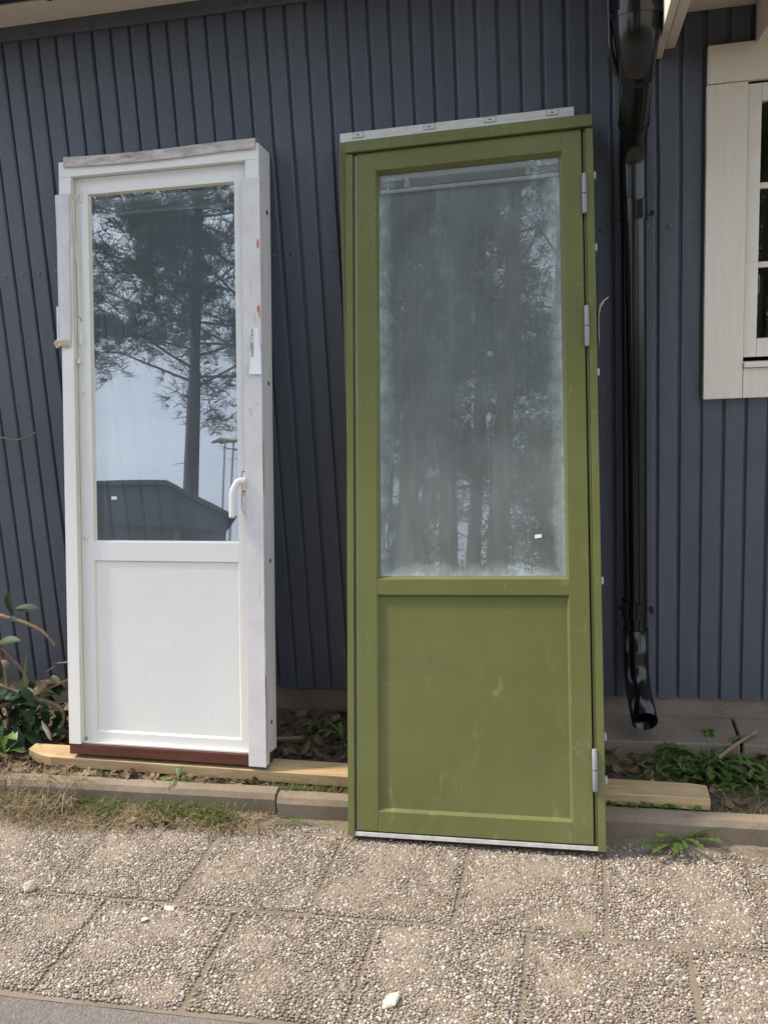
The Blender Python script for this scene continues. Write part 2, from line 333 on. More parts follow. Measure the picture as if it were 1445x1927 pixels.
# ------------------------------------------------------------------ builders
def link(name, me, m, parent=None):
    o = bpy.data.objects.new(name, me); col.objects.link(o)
    if m is not None and not me.materials: me.materials.append(MT[m] if isinstance(m, str) else m)
    if parent is not None: o.parent = parent
    return o
def tag(o, label=None, cat=None, group=None, kind=None):
    if label: o['label'] = label
    if cat: o['category'] = cat
    if group: o['group'] = group
    if kind: o['kind'] = kind
    return o
def empty(name, loc=(0, 0, 0)):
    o = bpy.data.objects.new(name, None); col.objects.link(o); o.location = loc; o.empty_display_size = .1; return o
class MB:
    def __init__(s): s.v = []; s.f = []
    def add(s, vs, fs):
        k = len(s.v); s.v += [tuple(p) for p in vs]; s.f += [tuple(i+k for i in f) for f in fs]; return s
    def tube(s, pts, rad, n=10, caps=True):
        pts = [Vector(p) for p in pts]; rad = rad if hasattr(rad, '__len__') else [rad]*len(pts)
        up = None; rings = []
        for i, p in enumerate(pts):
            t = (pts[min(i+1, len(pts)-1)]-pts[max(i-1, 0)]).normalized()
            if up is None: up = t.orthogonal().normalized()
            up = (up - t*up.dot(t)); up = up.normalized() if up.length > 1e-6 else t.orthogonal().normalized()
            b = t.cross(up); rings.append([p+(up*math.cos(a)+b*math.sin(a))*rad[i] for a in [2*math.pi*j/n for j in range(n)]])
        vs = [q for r in rings for q in r]; fs = []
        for i in range(len(rings)-1):
            for j in range(n): fs.append((i*n+j, i*n+(j+1) % n, (i+1)*n+(j+1) % n, (i+1)*n+j))
        if caps: fs += [tuple(reversed(range(n))), tuple(range((len(rings)-1)*n, len(rings)*n))]
        return s.add(vs, fs)
    def box(s, a, b):
        x0, y0, z0 = a; x1, y1, z1 = b
        return s.add([(x0, y0, z0), (x1, y0, z0), (x1, y1, z0), (x0, y1, z0), (x0, y0, z1), (x1, y0, z1), (x1, y1, z1), (x0, y1, z1)],
                     [(0, 3, 2, 1), (4, 5, 6, 7), (0, 1, 5, 4), (1, 2, 6, 5), (2, 3, 7, 6), (3, 0, 4, 7)])
    def mesh(s, name, smooth=False):
        me = bpy.data.meshes.new(name); me.from_pydata(s.v, [], s.f); me.update()
        if smooth:
            me.polygons.foreach_set('use_smooth', [True]*len(me.polygons))
            if len(me.polygons) < 3000:
                bm = bmesh.new(); bm.from_mesh(me)
                for e in bm.edges: e.smooth = not (len(e.link_faces) == 2 and e.calc_face_angle(0) > .85)
                bm.to_mesh(me); bm.free()
        return me
    def build(s, name, m, parent=None, smooth=False): return link(name, s.mesh(name, smooth), m, parent)
def bbox(name, a, b, m, parent=None, bev=.0012, seg=2, warp=None, cuts=None):
    bm = bmesh.new(); bmesh.ops.create_cube(bm, size=1)
    for v in bm.verts: v.co = Vector([a[i]+(v.co[i]+.5)*(b[i]-a[i]) for i in range(3)])
    if cuts:
        ax, n = cuts
        for k in range(1, n):
            co = [0, 0, 0]; co[ax] = a[ax]+(b[ax]-a[ax])*k/n; no = [0, 0, 0]; no[ax] = 1
            bmesh.ops.bisect_plane(bm, geom=bm.verts[:]+bm.edges[:]+bm.faces[:], plane_co=co, plane_no=no)
    if bev:
        es = [e for e in bm.edges if len(e.link_faces) == 2 and e.calc_face_angle(0) > .6]
        bmesh.ops.bevel(bm, geom=es, offset=bev, segments=seg, affect='EDGES', profile=.5)
    if warp:
        for v in bm.verts: v.co = warp(v.co)
    me = bpy.data.meshes.new(name); bm.to_mesh(me); bm.free()
    return link(name, me, m, parent)
def text_mesh(name, s, m, parent, width, mat4):
    cu = bpy.data.curves.new(name, 'FONT'); cu.body = s; cu.size = 1; cu.resolution_u = 3; cu.align_x = 'LEFT'
    ob = bpy.data.objects.new('tmp_text', cu); col.objects.link(ob); bpy.context.view_layer.update()
    me = bpy.data.meshes.new_from_object(ob.evaluated_get(bpy.context.evaluated_depsgraph_get()))
    bpy.data.objects.remove(ob); bpy.data.curves.remove(cu)
    xs = [v.co.x for v in me.vertices]; k = width/(max(xs)-min(xs)); x0 = min(xs)
    for v in me.vertices: v.co = mat4 @ Vector(((v.co.x-x0)*k, v.co.y*k, 0))
    me.name = name; me.materials.clear(); return link(name, me, m, parent)
rng = random.Random(7); nrg = np.random.default_rng(11)
def fbm(x, y, z=0., o=3): return mnoise.fractal(Vector((x, y, z)), 1., 2., o)

YW = 3.235          # face of the boards
# ------------------------------------------------------------------ ground
g = MB().add([(-70, -80, -.009), (70, -80, -.009), (70, 60, -.009), (-70, 60, -.009)], [(0, 1, 2, 3)]).build('ground', 'asphalt')
tag(g, 'worn grey asphalt in front of the paving slabs', 'ground', kind='structure')
lw_ = MB().add([(-70, -80, -.004), (70, -80, -.004), (70, -3.5, -.004), (-70, -3.5, -.004)], [(0, 1, 2, 3)]).build('lawn', 'lawn')
tag(lw_, 'lawn beyond the yard, behind the viewer', 'lawn', kind='structure')

# ------------------------------------------------------------------ pavement of exposed-aggregate slabs
X0, X1, Y0, Y1, YK = -3.4, 2.3, 1.775, 2.575, 2.645
pm = MB(); nx, ny = 90, 14
for j in range(ny+1):
    for i in range(nx+1):
        x = X0+(X1-X0)*i/nx; y = Y0-.01+(YK+.03-Y0)*j/ny
        z = -.0075+.002*fbm(x*9, y*9)
        if y > 2.57: z += max(0, (y-2.60)*.30+.006*fbm(x*9, y*14, 3)+(.010*(y-2.57)/.09 if x < -1.1 else 0))
        pm.v.append((x, y, z))
for j in range(ny):
    for i in range(nx): a = j*(nx+1)+i; pm.f.append((a, a+1, a+nx+2, a+nx+1))
pave = pm.build('pavement', 'jointdirt', smooth=True); tag(pave, 'paved path of pebble-faced concrete slabs with sandy joints', 'pavement', kind='structure')
ph = (1+5**.5)/2
ico = np.array([(-1, ph, 0), (1, ph, 0), (-1, -ph, 0), (1, -ph, 0), (0, -1, ph), (0, 1, ph), (0, -1, -ph), (0, 1, -ph), (ph, 0, -1), (ph, 0, 1), (-ph, 0, -1), (-ph, 0, 1)])/math.sqrt(1+ph*ph)
icf = np.array([(0, 11, 5), (0, 5, 1), (0, 1, 7), (0, 7, 10), (0, 10, 11), (1, 5, 9), (5, 11, 4), (11, 10, 2), (10, 7, 6), (7, 1, 8), (3, 9, 4), (3, 4, 2), (3, 2, 6), (3, 6, 8), (3, 8, 9), (4, 9, 5), (2, 4, 11), (6, 2, 10), (8, 6, 7), (9, 8, 1)])
def pebble_mesh(name, seed, half=.193, sp=.0078):
    r = np.random.default_rng(seed); n = int(2*half/sp)
    gx, gy = np.meshgrid(np.linspace(-half+sp/2, half-sp/2, n), np.linspace(-half+sp/2, half-sp/2, n))
    gx = gx+((np.arange(n) % 2)*sp*.5)[:, None]
    px = np.clip((gx+r.normal(0, sp*.27, gx.shape)).ravel(), -half, half); py = np.clip((gy+r.normal(0, sp*.27, gy.shape)).ravel(), -half, half)
    m = len(px); a = r.uniform(.0037, .0058, m)*(1+.35*(r.random(m) > .88)); b = a*r.uniform(.58, .95, m); c = a*r.uniform(.45, .7, m)
    V = ico[None]*np.stack([a, b, c], 1)[:, None, :]
    V = V*(1+r.normal(0, .09, V.shape[:2]))[:, :, None]
    th = r.uniform(0, 2*np.pi, m); ct, st = np.cos(th)[:, None], np.sin(th)[:, None]
    tl = r.normal(0, .22, m)[:, None]
    x, y, z = V[..., 0], V[..., 1], V[..., 2]
    z2 = z*np.cos(tl)+x*np.sin(tl); x2 = x*np.cos(tl)-z*np.sin(tl)
    X = ct*x2-st*y+px[:, None]; Y = st*x2+ct*y+py[:, None]
    cover = np.array([fbm(p*5+seed, q*5, seed) for p, q in zip(px, py)])
    Z = z2-.0036+r.uniform(-.0012, .0011, m)[:, None]-np.clip(cover*.0034, -.001, .0022)[:, None]
    P = np.stack([X, Y, Z], -1).reshape(-1, 3); F = (icf[None]+(np.arange(m)*12)[:, None, None]).reshape(-1, 3)
    me = bpy.data.meshes.new(name); me.vertices.add(len(P)); me.vertices.foreach_set('co', P.ravel().astype(np.float32))
    me.loops.add(F.size); me.loops.foreach_set('vertex_index', F.ravel().astype(np.int32))
    me.polygons.add(len(F)); me.polygons.foreach_set('loop_start', np.arange(0, F.size, 3, dtype=np.int32)); me.polygons.foreach_set('loop_total', np.full(len(F), 3, dtype=np.int32))
    me.polygons.foreach_set('use_smooth', np.ones(len(F), dtype=bool)); me.update(); me.validate(); me.materials.append(MT['pebble']); return me
PEB = [pebble_mesh('pebbles', 40+k) for k in range(6)]
def slab_mesh(k):
    bm = bmesh.new(); bmesh.ops.create_grid(bm, x_segments=14, y_segments=14, size=.1945)
    for v in bm.verts:
        e = max(abs(v.co.x), abs(v.co.y)); v.co.z = -.0052+.0012*fbm(v.co.x*22+k*3, v.co.y*22, k)-(.004 if e > .19 else 0)
    ed = [e for e in bm.edges if e.is_boundary]
    r = bmesh.ops.extrude_edge_only(bm, edges=ed)
    for v in r['geom']:
        if isinstance(v, bmesh.types.BMVert): v.co.z = -.045
    me = bpy.data.meshes.new('paving_slab'); bm.to_mesh(me); bm.free(); me.polygons.foreach_set('use_smooth', [True]*len(me.polygons)); me.materials.append(MT['sand']); return me
SLB = [slab_mesh(k) for k in range(3)]
si = 0
for row, (yc, ph0) in enumerate(((2.375, .035), (1.975, -.165), (2.779, -.165))):
    for i in range(-7, 5):
        x = ph0+.4*i+.2
        if x < (-2.9 if row < 2 else -1.2) or x > 1.6: continue
        s = link('paving_slab', SLB[si % 3], None, pave); s.location = (x+rng.uniform(-.002, .002), yc+rng.uniform(-.003, .003), rng.uniform(-.0015, .0015))
        s.rotation_euler = (R(rng.uniform(-.2, .2)), R(rng.uniform(-.2, .2)), R(rng.uniform(-.4, .4)))
        p = link('pebbles', PEB[(si*5+row*3) % 6], None, s); p.rotation_euler = (0, 0, math.pi/2*rng.randrange(4)); p['kind'] = 'stuff'
        p.location.z = (-.0012, -.0006, -.0022)[row]
        si += 1

# ------------------------------------------------------------------ kerb stones
kroot = empty('kerb', (0, YK, 0)); tag(kroot, 'low kerb of weathered concrete edging stones along the bed', 'kerb', kind='structure')
for i, (xa, xb, dy, dz) in enumerate(((-3.02, -2.016, .004, -.002), (-2.01, -1.016, .006, .003), (-1.008, -.012, -.002, -.004), (-.004, .99, .0, .0), (.998, 1.99, .002, .001))):
    prof = [(0, -.09), (0, .060), (.010, .078), (.046, .083), (.052, .078), (.052, -.09)]
    m = MB(); n = 24
    for k in range(n+1):
        x = xa+(xb-xa)*k/n
        for (y, z) in prof: m.v.append((x, y+dy+.0016*fbm(x*13, z*30, i), z+dz+.0018*fbm(x*11, y*30, i+9)))
    q = len(prof)
    for k in range(n):
        for j in range(q): m.f.append((k*q+j, (k+1)*q+j, (k+1)*q+(j+1) % q, k*q+(j+1) % q))
    m.f += [tuple(range(q)), tuple(reversed(range(n*q, n*q+q)))]
    m.build('kerb_stone', 'kerb', kroot)

# ------------------------------------------------------------------ soil bed
def soil_z(x, y):
    t = (y-2.69)/.55; return .062+.060*max(0, t)**1.3+.010*fbm(x*4, y*4)+.005*fbm(x*16, y*16, 2)
sm = MB(); nx, ny = 160, 26
for j in range(ny+1):
    for i in range(nx+1):
        x = -3.4+5.7*i/nx; y = 2.692+.60*j/ny; sm.v.append((x, y, soil_z(x, y)))
for j in range(ny):
    for i in range(nx): a = j*(nx+1)+i; sm.f.append((a, a+1, a+nx+2, a+nx+1))
soil = sm.build('soil_bed', 'soil', smooth=True); tag(soil, 'narrow bed of bare brown soil between kerb and house', 'soil', kind='structure')
# concrete flags lying against the foundation on the right
for i, (xa, xb) in enumerate(((-.55, .03), (.04, .486), (.494, .94), (.948, 1.4))):
    o = bbox('concrete_flag', (xa, 3.03, .07), (xb, 3.243, .141+.002*i), 'found', None, .006, 2, cuts=(0, 5))
    tag(o, ['flat concrete flag against the foundation behind the green door', 'flat grey concrete flag below the black drain pipe outlet', 'flat concrete flag at the wall foot, right of the drain pipe', 'flat concrete flag at the far right end of the wall foot'][i], 'flagstone', 'concrete flags along the foundation')

# ------------------------------------------------------------------ the house
house = empty('timber_house', (0, YW, .2)); tag(house, 'dark blue-grey timber house with vertical grooved boards and beige eaves', 'house')
HO = Vector((0, YW, .2))
def H(p): return tuple(Vector(p)-HO)
MB().box(H((-3.4, YW+.012, .23)), H((.45, YW+.15, 2.9))).build('wall_core', 'siding', house)
MB().box(H((.45, YW+.012, .23)), H((2.4, YW+.15, 1.30))).build('wall_core', 'siding', house)
MB().box(H((.45, YW+.012, 2.30)), H((2.4, YW+.15, 2.9))).build('wall_core', 'siding', house)
MB().box(H((1.62, YW+.012, 1.30)), H((2.4, YW+.15, 2.3))).build('wall_core', 'siding', house)
P = .0705
def board_mesh(z0, z1, k):
    prof = [(.0002, .0105), (.0034, .0105), (.0052, .0030), (.0068, .0009), (.0095, 0), (P-.0095, 0), (P-.0068, .0010), (P-.0050, .0030), (P-.0032, .0105), (P-.0002, .0105)]
    m = MB(); q = len(prof); n = 10
    for i in range(n+1):
        z = z0+(z1-z0)*i/n
        for (x, y) in prof: m.v.append((x+.0007*fbm(z*3, k), y+.0006*fbm(z*2, k+5, x*20), z))
    for i in range(n):
        for j in range(q-1): m.f.append((i*q+j, i*q+j+1, (i+1)*q+j+1, (i+1)*q+j))
    m.f += [tuple(reversed(range(q))), tuple(range(n*q, n*q+q))]
    zz = [z for z in (.16, .72, 1.27, 1.86, 2.29) if z0+.05 < z < z1-.05]
    for z in zz:
        for xx in ((.022,) if k % 2 else (.048,)):
            c0 = len(m.v); zc = z+.02*fbm(k*1.7, z); m.v.append((xx, -.0016, zc))
            for ring, (rr, yy) in enumerate(((.0022, -.0013), (.0042, .0002))):
                for q_ in range(8): m.v.append((xx+rr*math.cos(q_*.785), yy, zc+rr*math.sin(q_*.785)))
            for q_ in range(8):
                m.f.append((c0, c0+1+q_, c0+1+(q_+1) % 8)); m.f.append((c0+1+q_, c0+9+q_, c0+9+(q_+1) % 8, c0+1+(q_+1) % 8))
    return m.mesh('siding_board')
bid = 0
full = [board_mesh(.216-.2, 2.66-.2, k) for k in range(5)]; low = [board_mesh(.216-.2, 1.30-.2, k+7) for k in range(3)]; top = [board_mesh(2.33-.2, 2.66-.2, k+3) for k in range(3)]
for i in range(-20, 60):
    x = -1.954+P*i
    if x > 2.2: break
    for zone, lst in (('full', full),) if (x+P < .42 or x > 1.6) else (('low', low), ('top', top)):
        o = link('siding_board', lst[bid % len(lst)], 'siding', house); o.location = (x+rng.uniform(-.0008, .0008), rng.uniform(-.0007, .0007), rng.uniform(-.002, .002)); bid += 1
bbox('frieze_board', H((-3.4, YW-.022, 2.634)), H((.20, YW-.001, 2.70)), 'siding', house, .002)
bbox('foundation', H((-3.4, YW+.010, .0)), H((2.4, YW+.16, .226)), 'found', house, .004, cuts=(0, 30), warp=lambda c: Vector((c.x, c.y+(.003*fbm(c.x*6, c.z*9) if c.y < .1 else 0), c.z)))
# sloping eaves on the left part
for k in range(2):
    ya = 3.212-k*.092; bbox('soffit_board', H((-3.4, ya-.090, 2.679-.002*k)), H((.20, ya, 2.70)), 'beige', house, .0015)
bbox('fascia_board', H((-3.4, 3.006, 2.672)), H((.20, 3.0275, 2.83)), 'beige', house, .002)
m = MB(); m.add([H(p) for p in ((-3.6, 2.95, 2.835), (.205, 2.95, 2.835), (.205, 4.6, 3.30), (-3.6, 4.6, 3.30), (-3.6, 2.95, 2.865), (.205, 2.95, 2.865), (.205, 4.6, 3.34), (-3.6, 4.6, 3.34))],
      [(0, 1, 2, 3), (7, 6, 5, 4), (0, 4, 5, 1), (1, 5, 6, 2), (2, 6, 7, 3), (3, 7, 4, 0)]); m.build('roof', 'shedroof', house)  # roof slab out of view, added for its shading
# half-round gutter
m = MB(); n = 14; gy, gz, gr = 2.935, 2.722, .066
for x in (-3.5, .26):
    for k in range(n+1):
        a = math.pi+math.pi*k/n; m.v.append(H((x, gy+gr*math.cos(a), gz+gr*math.sin(a))))
    for k in range(n+1):
        a = 2*math.pi-math.pi*k/n; m.v.append(H((x, gy+(gr-.003)*math.cos(a), gz+(gr-.003)*math.sin(a))))
q = 2*(n+1)
for j in range(q): m.f.append((j, (j+1) % q, q+(j+1) % q, q+j))
m.f += [tuple(reversed(range(q))), tuple(range(q, 2*q))]
gut = m.build('gutter', 'gutter', house)
for xb in (-2.36, -1.66, -.96, -.26):
    b = MB().tube([H((xb, gy+(gr+.004)*math.cos(math.pi+math.pi*k/10), gz+(gr+.004)*math.sin(math.pi+math.pi*k/10))) for k in range(11)], .007, 6); b.build('gutter_bracket', 'gutter', gut)
# porch roof on the right: bargeboards, soffit, rafter
bbox('bargeboard', H((.2225, 2.60, 2.338)), H((.244, YW-.002, 2.60)), 'beige', house, .002)
bbox('bargeboard', H((.254, 2.60, 2.364)), H((.283, YW-.002, 2.52)), 'beige', house, .002)
MB().box(H((.2445, 2.60, 2.40)), H((.2535, YW-.003, 2.5))).build('board_gap', 'found', house)
for k in range(4):
    bbox('porch_soffit_board', H((.2835, YW-.002-.19*(k+1)+.004, 2.462)), H((2.5, YW-.002-.19*k, 2.482)), 'beige', house, .002)
bbox('porch_rafter', H((.515, 2.60, 2.341)), H((.60, YW-.024, 2.461)), 'beige', house, .003)
bbox('porch_rafter', H((1.35, 2.60, 2.341)), H((1.43, YW-.024, 2.461)), 'beige', house, .003)
MB().box(H((.20, 2.50, 2.605)), H((2.6, 3.3, 2.66))).build('porch_roof', 'shedroof', house)
# window
wf = 3.205
win = bbox('window_sash', H((.4985, wf+.014, 1.406)), H((.5385, wf+.075, 2.235)), 'sash', house, .002)
tag(win)
def wp(nm, a, b, m='beige', bev=.002, cuts=None, warp=None): return bbox(nm, H(a), H(b), m, win, bev, cuts=cuts, warp=warp)
def wav(c): return Vector((c.x+.0010*fbm(c.z*7, 1), c.y, c.z+.0008*fbm(c.x*9, 2)))
wp('casing_board', (.3765, wf, 1.2755), (.4965, YW-.001, 2.2405), cuts=(2, 18), warp=wav)
wp('casing_board', (.378, wf-.003, 2.2425), (1.70, YW-.001, 2.353), cuts=(0, 10), warp=wav)
wp('casing_board', (.4985, wf+.002, 1.2755), (1.58, YW-.001, 1.372), cuts=(0, 10), warp=wav)
wp('casing_board', (1.582, wf, 1.2755), (1.70, YW-.001, 2.2405))
wp('sill', (.499, wf-.010, 1.374), (1.58, wf+.05, 1.392), 'sash')
wp('sash_rail', (.539, wf+.014, 1.406), (1.58, wf+.075, 1.4645), 'sash')
wp('sash_rail', (.539, wf+.014, 2.183), (1.58, wf+.075, 2.235), 'sash')
wp('sash_stile', (1.53, wf+.014, 1.465), (1.58, wf+.075, 2.1825), 'sash')
wp('muntin', (.539, wf+.022, 1.686), (1.5295, wf+.06, 1.704), 'sash')
wp('muntin', (.539, wf+.022, 1.926), (1.5295, wf+.06, 1.944), 'sash')
for (za, zb) in ((1.465, 1.6855), (1.7045, 1.9255), (1.9445, 2.1825)):
    MB().add([H((.539, wf+.045, za)), H((1.5295, wf+.045, za)), H((1.5295, wf+.045, zb)), H((.539, wf+.045, zb))], [(0, 1, 2, 3)]).build('pane', 'glass_win', win)
m = MB(); a, b = (.5, YW+.06, 1.33), (1.6, YW+.9, 2.28)
m.add([H(p) for p in ((a[0], a[1], a[2]), (b[0], a[1], a[2]), (b[0], b[1], a[2]), (a[0], b[1], a[2]), (a[0], a[1], b[2]), (b[0], a[1], b[2]), (b[0], b[1], b[2]), (a[0], b[1], b[2]))],
      [(0, 1, 2, 3), (7, 6, 5, 4), (1, 5, 6, 2), (2, 6, 7, 3), (3, 7, 4, 0)]); m.build('room', 'interior', win)
m = MB()
for k in range(40): m.v += [H((.52+.006*k, YW+.16+.012*math.sin(k*1.3), 1.34)), H((.52+.006*k, YW+.16+.012*math.sin(k*1.3), 1.67))]
for k in range(39): m.f.append((2*k, 2*k+2, 2*k+3, 2*k+1))
m.build('curtain', 'curtain', win, True)

# ------------------------------------------------------------------ drain pipe
dp = empty('drain_pipe', (.155, 3.16, .25)); tag(dp, 'glossy black round drain pipe running down the wall beside the green door', 'drain pipe')
DO = Vector((.155, 3.16, .25))
def D(p): return tuple(Vector(p)-DO)
def arc(pts, n=8):     # rounded polyline
    pts = [Vector(p) for p in pts]; outp = [pts[0]]
    for i in range(1, len(pts)-1):
        a, b, c = pts[i-1], pts[i], pts[i+1]; d = min((a-b).length, (c-b).length)*.48
        p0 = b+(a-b).normalized()*d; p2 = b+(c-b).normalized()*d
        for k in range(n+1): t = k/n; outp.append(p0*(1-t)**2+b*2*t*(1-t)+p2*t*t)
    return outp+[pts[-1]]
r0 = .0395
MB().tube([D((.1535, 3.162, 1.99)), D((.158, 3.162, .36))], r0, 28, False).build('straight_pipe', 'black', dp, True)
MB().tube([D(p) for p in arc([(.1525, 3.070, 2.142), (.1528, 3.158, 2.068), (.1535, 3.162, 1.92)], 10)], .0425, 28, False).build('lower_bend', 'black', dp, True)
MB().tube([D((.1525, 2.945, 2.249)), D((.1525, 3.085, 2.130))], .0460, 28, False).build('slanted_pipe', 'black', dp, True)
MB().tube([D((.1525, 2.925, 2.390)), D((.1525, 2.925, 2.345)), D((.1525, 2.928, 2.300)), D((.1525, 2.945, 2.262)), D((.1525, 2.972, 2.232))], [.0700, .0655, .0585, .0540, .0515], 28, False).build('upper_bend', 'black', dp, True)
MB().tube([D((.1525, 2.925, 2.385)), D((.1525, 2.925, 2.46)), D((.1525, 2.93, 2.58)), D((.1525, 2.935, 2.66))], [.066, .066, .064, .060], 28, False).build('gutter_outlet', 'black', dp, True)
for p, q, rr in (((.1525, 3.078, 2.1365), (.1525, 3.087, 2.1285), .0480), ((.1525, 2.925, 2.378), (.1525, 2.925, 2.392), .0725)):
    MB().tube([D(p), D(q)], rr, 28, True).build('collar', 'black', dp, True)
# seam ridge along the pipe
MB().tube([D((.166, 3.1225, 1.87)), D((.170, 3.1225, .36))], .0022, 8).build('pipe_seam', 'black', dp, True)
for zc in (1.885, .572):
    cl = MB().tube([D((.1545, 3.162, zc-.03)), D((.1545, 3.162, zc+.03))], .0425, 28, False).build('clamp', 'black', dp, True)
    bbox('clamp_lock', D((.158, 3.108, zc-.028)), D((.182, 3.126, zc+.028)), 'black', cl, .002)
    MB().tube([D((.168, 3.104, zc)), D((.168, 3.112, zc))], .006, 12).build('screw', 'black', cl, True)
    for sx in (-.048, .056): MB().tube([D((.1545+sx, 3.16, zc-.012)), D((.1545+sx, 3.20, zc-.012))], .0085, 12).build('lug', 'black', cl, True)
mb = MB(); path = [Vector(p) for p in arc([(.158, 3.162, .50), (.159, 3.160, .31), (.178, 2.985, .235)], 14)]
mb.tube([D(p) for p in path], .0425, 28, False); sh = mb.build('outlet_shoe', 'black', dp, True)
so_ = sh.modifiers.new('thick', 'SOLIDIFY'); so_.thickness = .003
for o in dp.children:
    if o.name.startswith(('outlet',)): continue
# second thin cable-like bracket at the top left of the outlet
MB().tube([D(p) for p in arc([(.076, 2.93, 2.60), (.080, 2.93, 2.30), (.100, 2.95, 2.24)], 6)], .008, 8).build('outlet_strap', 'black', dp, True)

# ------------------------------------------------------------------ door helpers
def door_root(name, O, yaw, lean, roll):
    cyw, syw = math.cos(yaw), math.sin(yaw)
    wv = Vector((cyw, syw, 0)); back = Vector((-syw, cyw, 0))
    h = math.cos(lean)*Vector((0, 0, 1))+math.sin(lean)*back
    w2 = math.cos(roll)*wv+math.sin(roll)*h; h2 = -math.sin(roll)*wv+math.cos(roll)*h; n = w2.cross(h2)
    e = empty(name); mwd = Matrix((w2, -n, h2)).transposed().to_4x4(); mwd.translation = O; e.matrix_world = mwd; return e
def bead(name, outer, inner, y0, y1, m, parent, yb=None):
    (ox0, ox1, oz0, oz1), (ix0, ix1, iz0, iz1) = outer, inner; yb = y1+.01 if yb is None else yb
    oc = [(ox0, oz0), (ox1, oz0), (ox1, oz1), (ox0, oz1)]; ic = [(ix0, iz0), (ix1, iz0), (ix1, iz1), (ix0, iz1)]
    res = []
    for k in range(4):
        a, b = oc[k], oc[(k+1) % 4]; c, d = ic[(k+1) % 4], ic[k]
        vs = [(a[0], y0, a[1]), (b[0], y0, b[1]), (c[0], y1, c[1]), (d[0], y1, d[1]), (a[0], yb, a[1]), (b[0], yb, b[1]), (c[0], yb, c[1]), (d[0], yb, d[1])]
        fs = [(0, 1, 2, 3), (3, 2, 6, 7), (4, 7, 6, 5), (0, 4, 5, 1), (1, 5, 6, 2), (0, 3, 7, 4)]
        res.append(MB().add(vs, fs).build(name, m if isinstance(m, str) else m[k], parent))
    return res
def quad(name, x0, x1, z0, z1, y, m, parent):
    return MB().add([(x0, y, z0), (x1, y, z0), (x1, y, z1), (x0, y, z1)], [(0, 1, 2, 3)]).build(name, m, parent)

# ------------------------------------------------------------------ green balcony door
GD = door_root('green_door', (-.7455, 2.5539, .012), R(-1.1303), R(15.0747), R(.5793))
tag(GD, 'olive green glazed balcony door in its frame, leaning on the wall, glass dirty', 'door')
W, Hh = .7877, 2.2289
G = lambda nm, a, b, m='green', bev=.0014, par=GD, **k: bbox(nm, a, b, m, par, bev, **k)
jl = G('frame_jamb', (0, -.004, 0), (.0215, .032, Hh-.040)); G('jamb_lip', (.0222, .004, .001), (.0268, .032, Hh-.040), par=jl)
jr = G('frame_jamb', (.7652, -.004, 0), (W, .032, Hh-.040)); G('jamb_lip', (.7600, .003, .001), (.7645, .032, Hh-.040), par=jr)
G('frame_head', (0, -.013, Hh-.0375), (W, .034, Hh), bev=.002)
quad('frame_gap', .022, .766, .012, Hh-.03, .030, 'blackrub', GD)
G('gasket', (.0303, .0018, .018), (.0326, .02, Hh-.044), 'gasket', .0005, jl); G('gasket', (.7562, .0060, .018), (.7590, .02, Hh-.044), 'green', .0005, jr)
G('threshold_bar', (.0225, -.001, .000), (.7645, .06, .0128), 'alu', .001)
# timber frame behind the cladding, out of square so it shows on the left and above
def skew(c): return Vector((c.x-.0258*(c.z-.83), c.y, c.z))
bk = G('back_jamb', (.0, .036, .03), (.05, .108, 2.252), 'green', .002, warp=skew)
G('back_jamb', (.735, .036, .03), (.786, .108, 2.215), 'green', .002)
G('back_head', (.012, .036, 2.17), (.786, .108, 2.2285), 'green', .002)
hs = G('head_strip', (-.0367, .050, 2.2290), (.7308, .105, 2.289), 'strip', .0015, cuts=(0, 20), warp=lambda c: Vector((c.x, c.y, c.z+(.0012*fbm(c.x*25, 3) if c.z > 2.28 else 0))))
for xc in (.027, .268, .4665, .6635):
    pk = G('packer', (xc-.018, .0475, 2.2685), (xc+.018, .0505, 2.2845), 'strip', .0008, hs)
    for (a, b) in (((xc-.019, 2.2675), (xc+.019, 2.2683)), ((xc-.019, 2.2847), (xc+.019, 2.2855)), ((xc-.0195, 2.2675), (xc-.0187, 2.2855)), ((xc+.0187, 2.2675), (xc+.0195, 2.2855))):
        pass
    MB().tube([(xc-.005, .0468, 2.2775), (xc+.004, .0462, 2.2755)], .0014, 6).build('nail', 'blackrub', hs)
    bead('packer_rim', (xc-.0195, xc+.0195, 2.267, 2.286), (xc-.0182, xc+.0182, 2.2683, 2.2847), .0494, .0494, 'found', hs, .0499)
# leaf: stiles and rails with bevelled openings
LX0, LX1, LZ0, LZ1 = .0345, .7523, .0174, Hh-.040
ox0, ox1 = .097, .6925
gz0, gz1 = .8012, 2.1273; pz0, pz1 = .0792, .753
leaf = G('leaf_stile', (LX0, 0, LZ0), (ox0, .055, LZ1), bev=.0016)
G('leaf_stile', (ox1, 0, LZ0), (LX1, .055, LZ1), bev=.0016)
G('leaf_rail', (ox0+.0001, .0002, gz1), (ox1-.0001, .055, LZ1), bev=.0006)
G('leaf_rail', (ox0+.0001, .0002, pz1), (ox1-.0001, .055, gz0), bev=.0006)
G('leaf_rail', (ox0+.0001, .0002, LZ0), (ox1-.0001, .055, pz0), bev=.0006)
bead('glazing_bead', (ox0, ox1, gz0, gz1), (ox0+.0085, ox1-.0095, gz0+.0105, gz1-.0095), .0012, .0182, 'green', GD)
bead('panel_moulding', (ox0, ox1, pz0, pz1), (ox0+.0070, ox1-.0085, pz0+.0095, pz1-.0080), .0012, .0125, 'green', GD)
G('panel', (ox0+.004, .0118, pz0+.004), (ox1-.004, .04, pz1-.004), bev=0)
gp = quad('glass_pane', ox0+.006, ox1-.006, gz0+.006, gz1-.006, .0185, 'glass_green', GD)
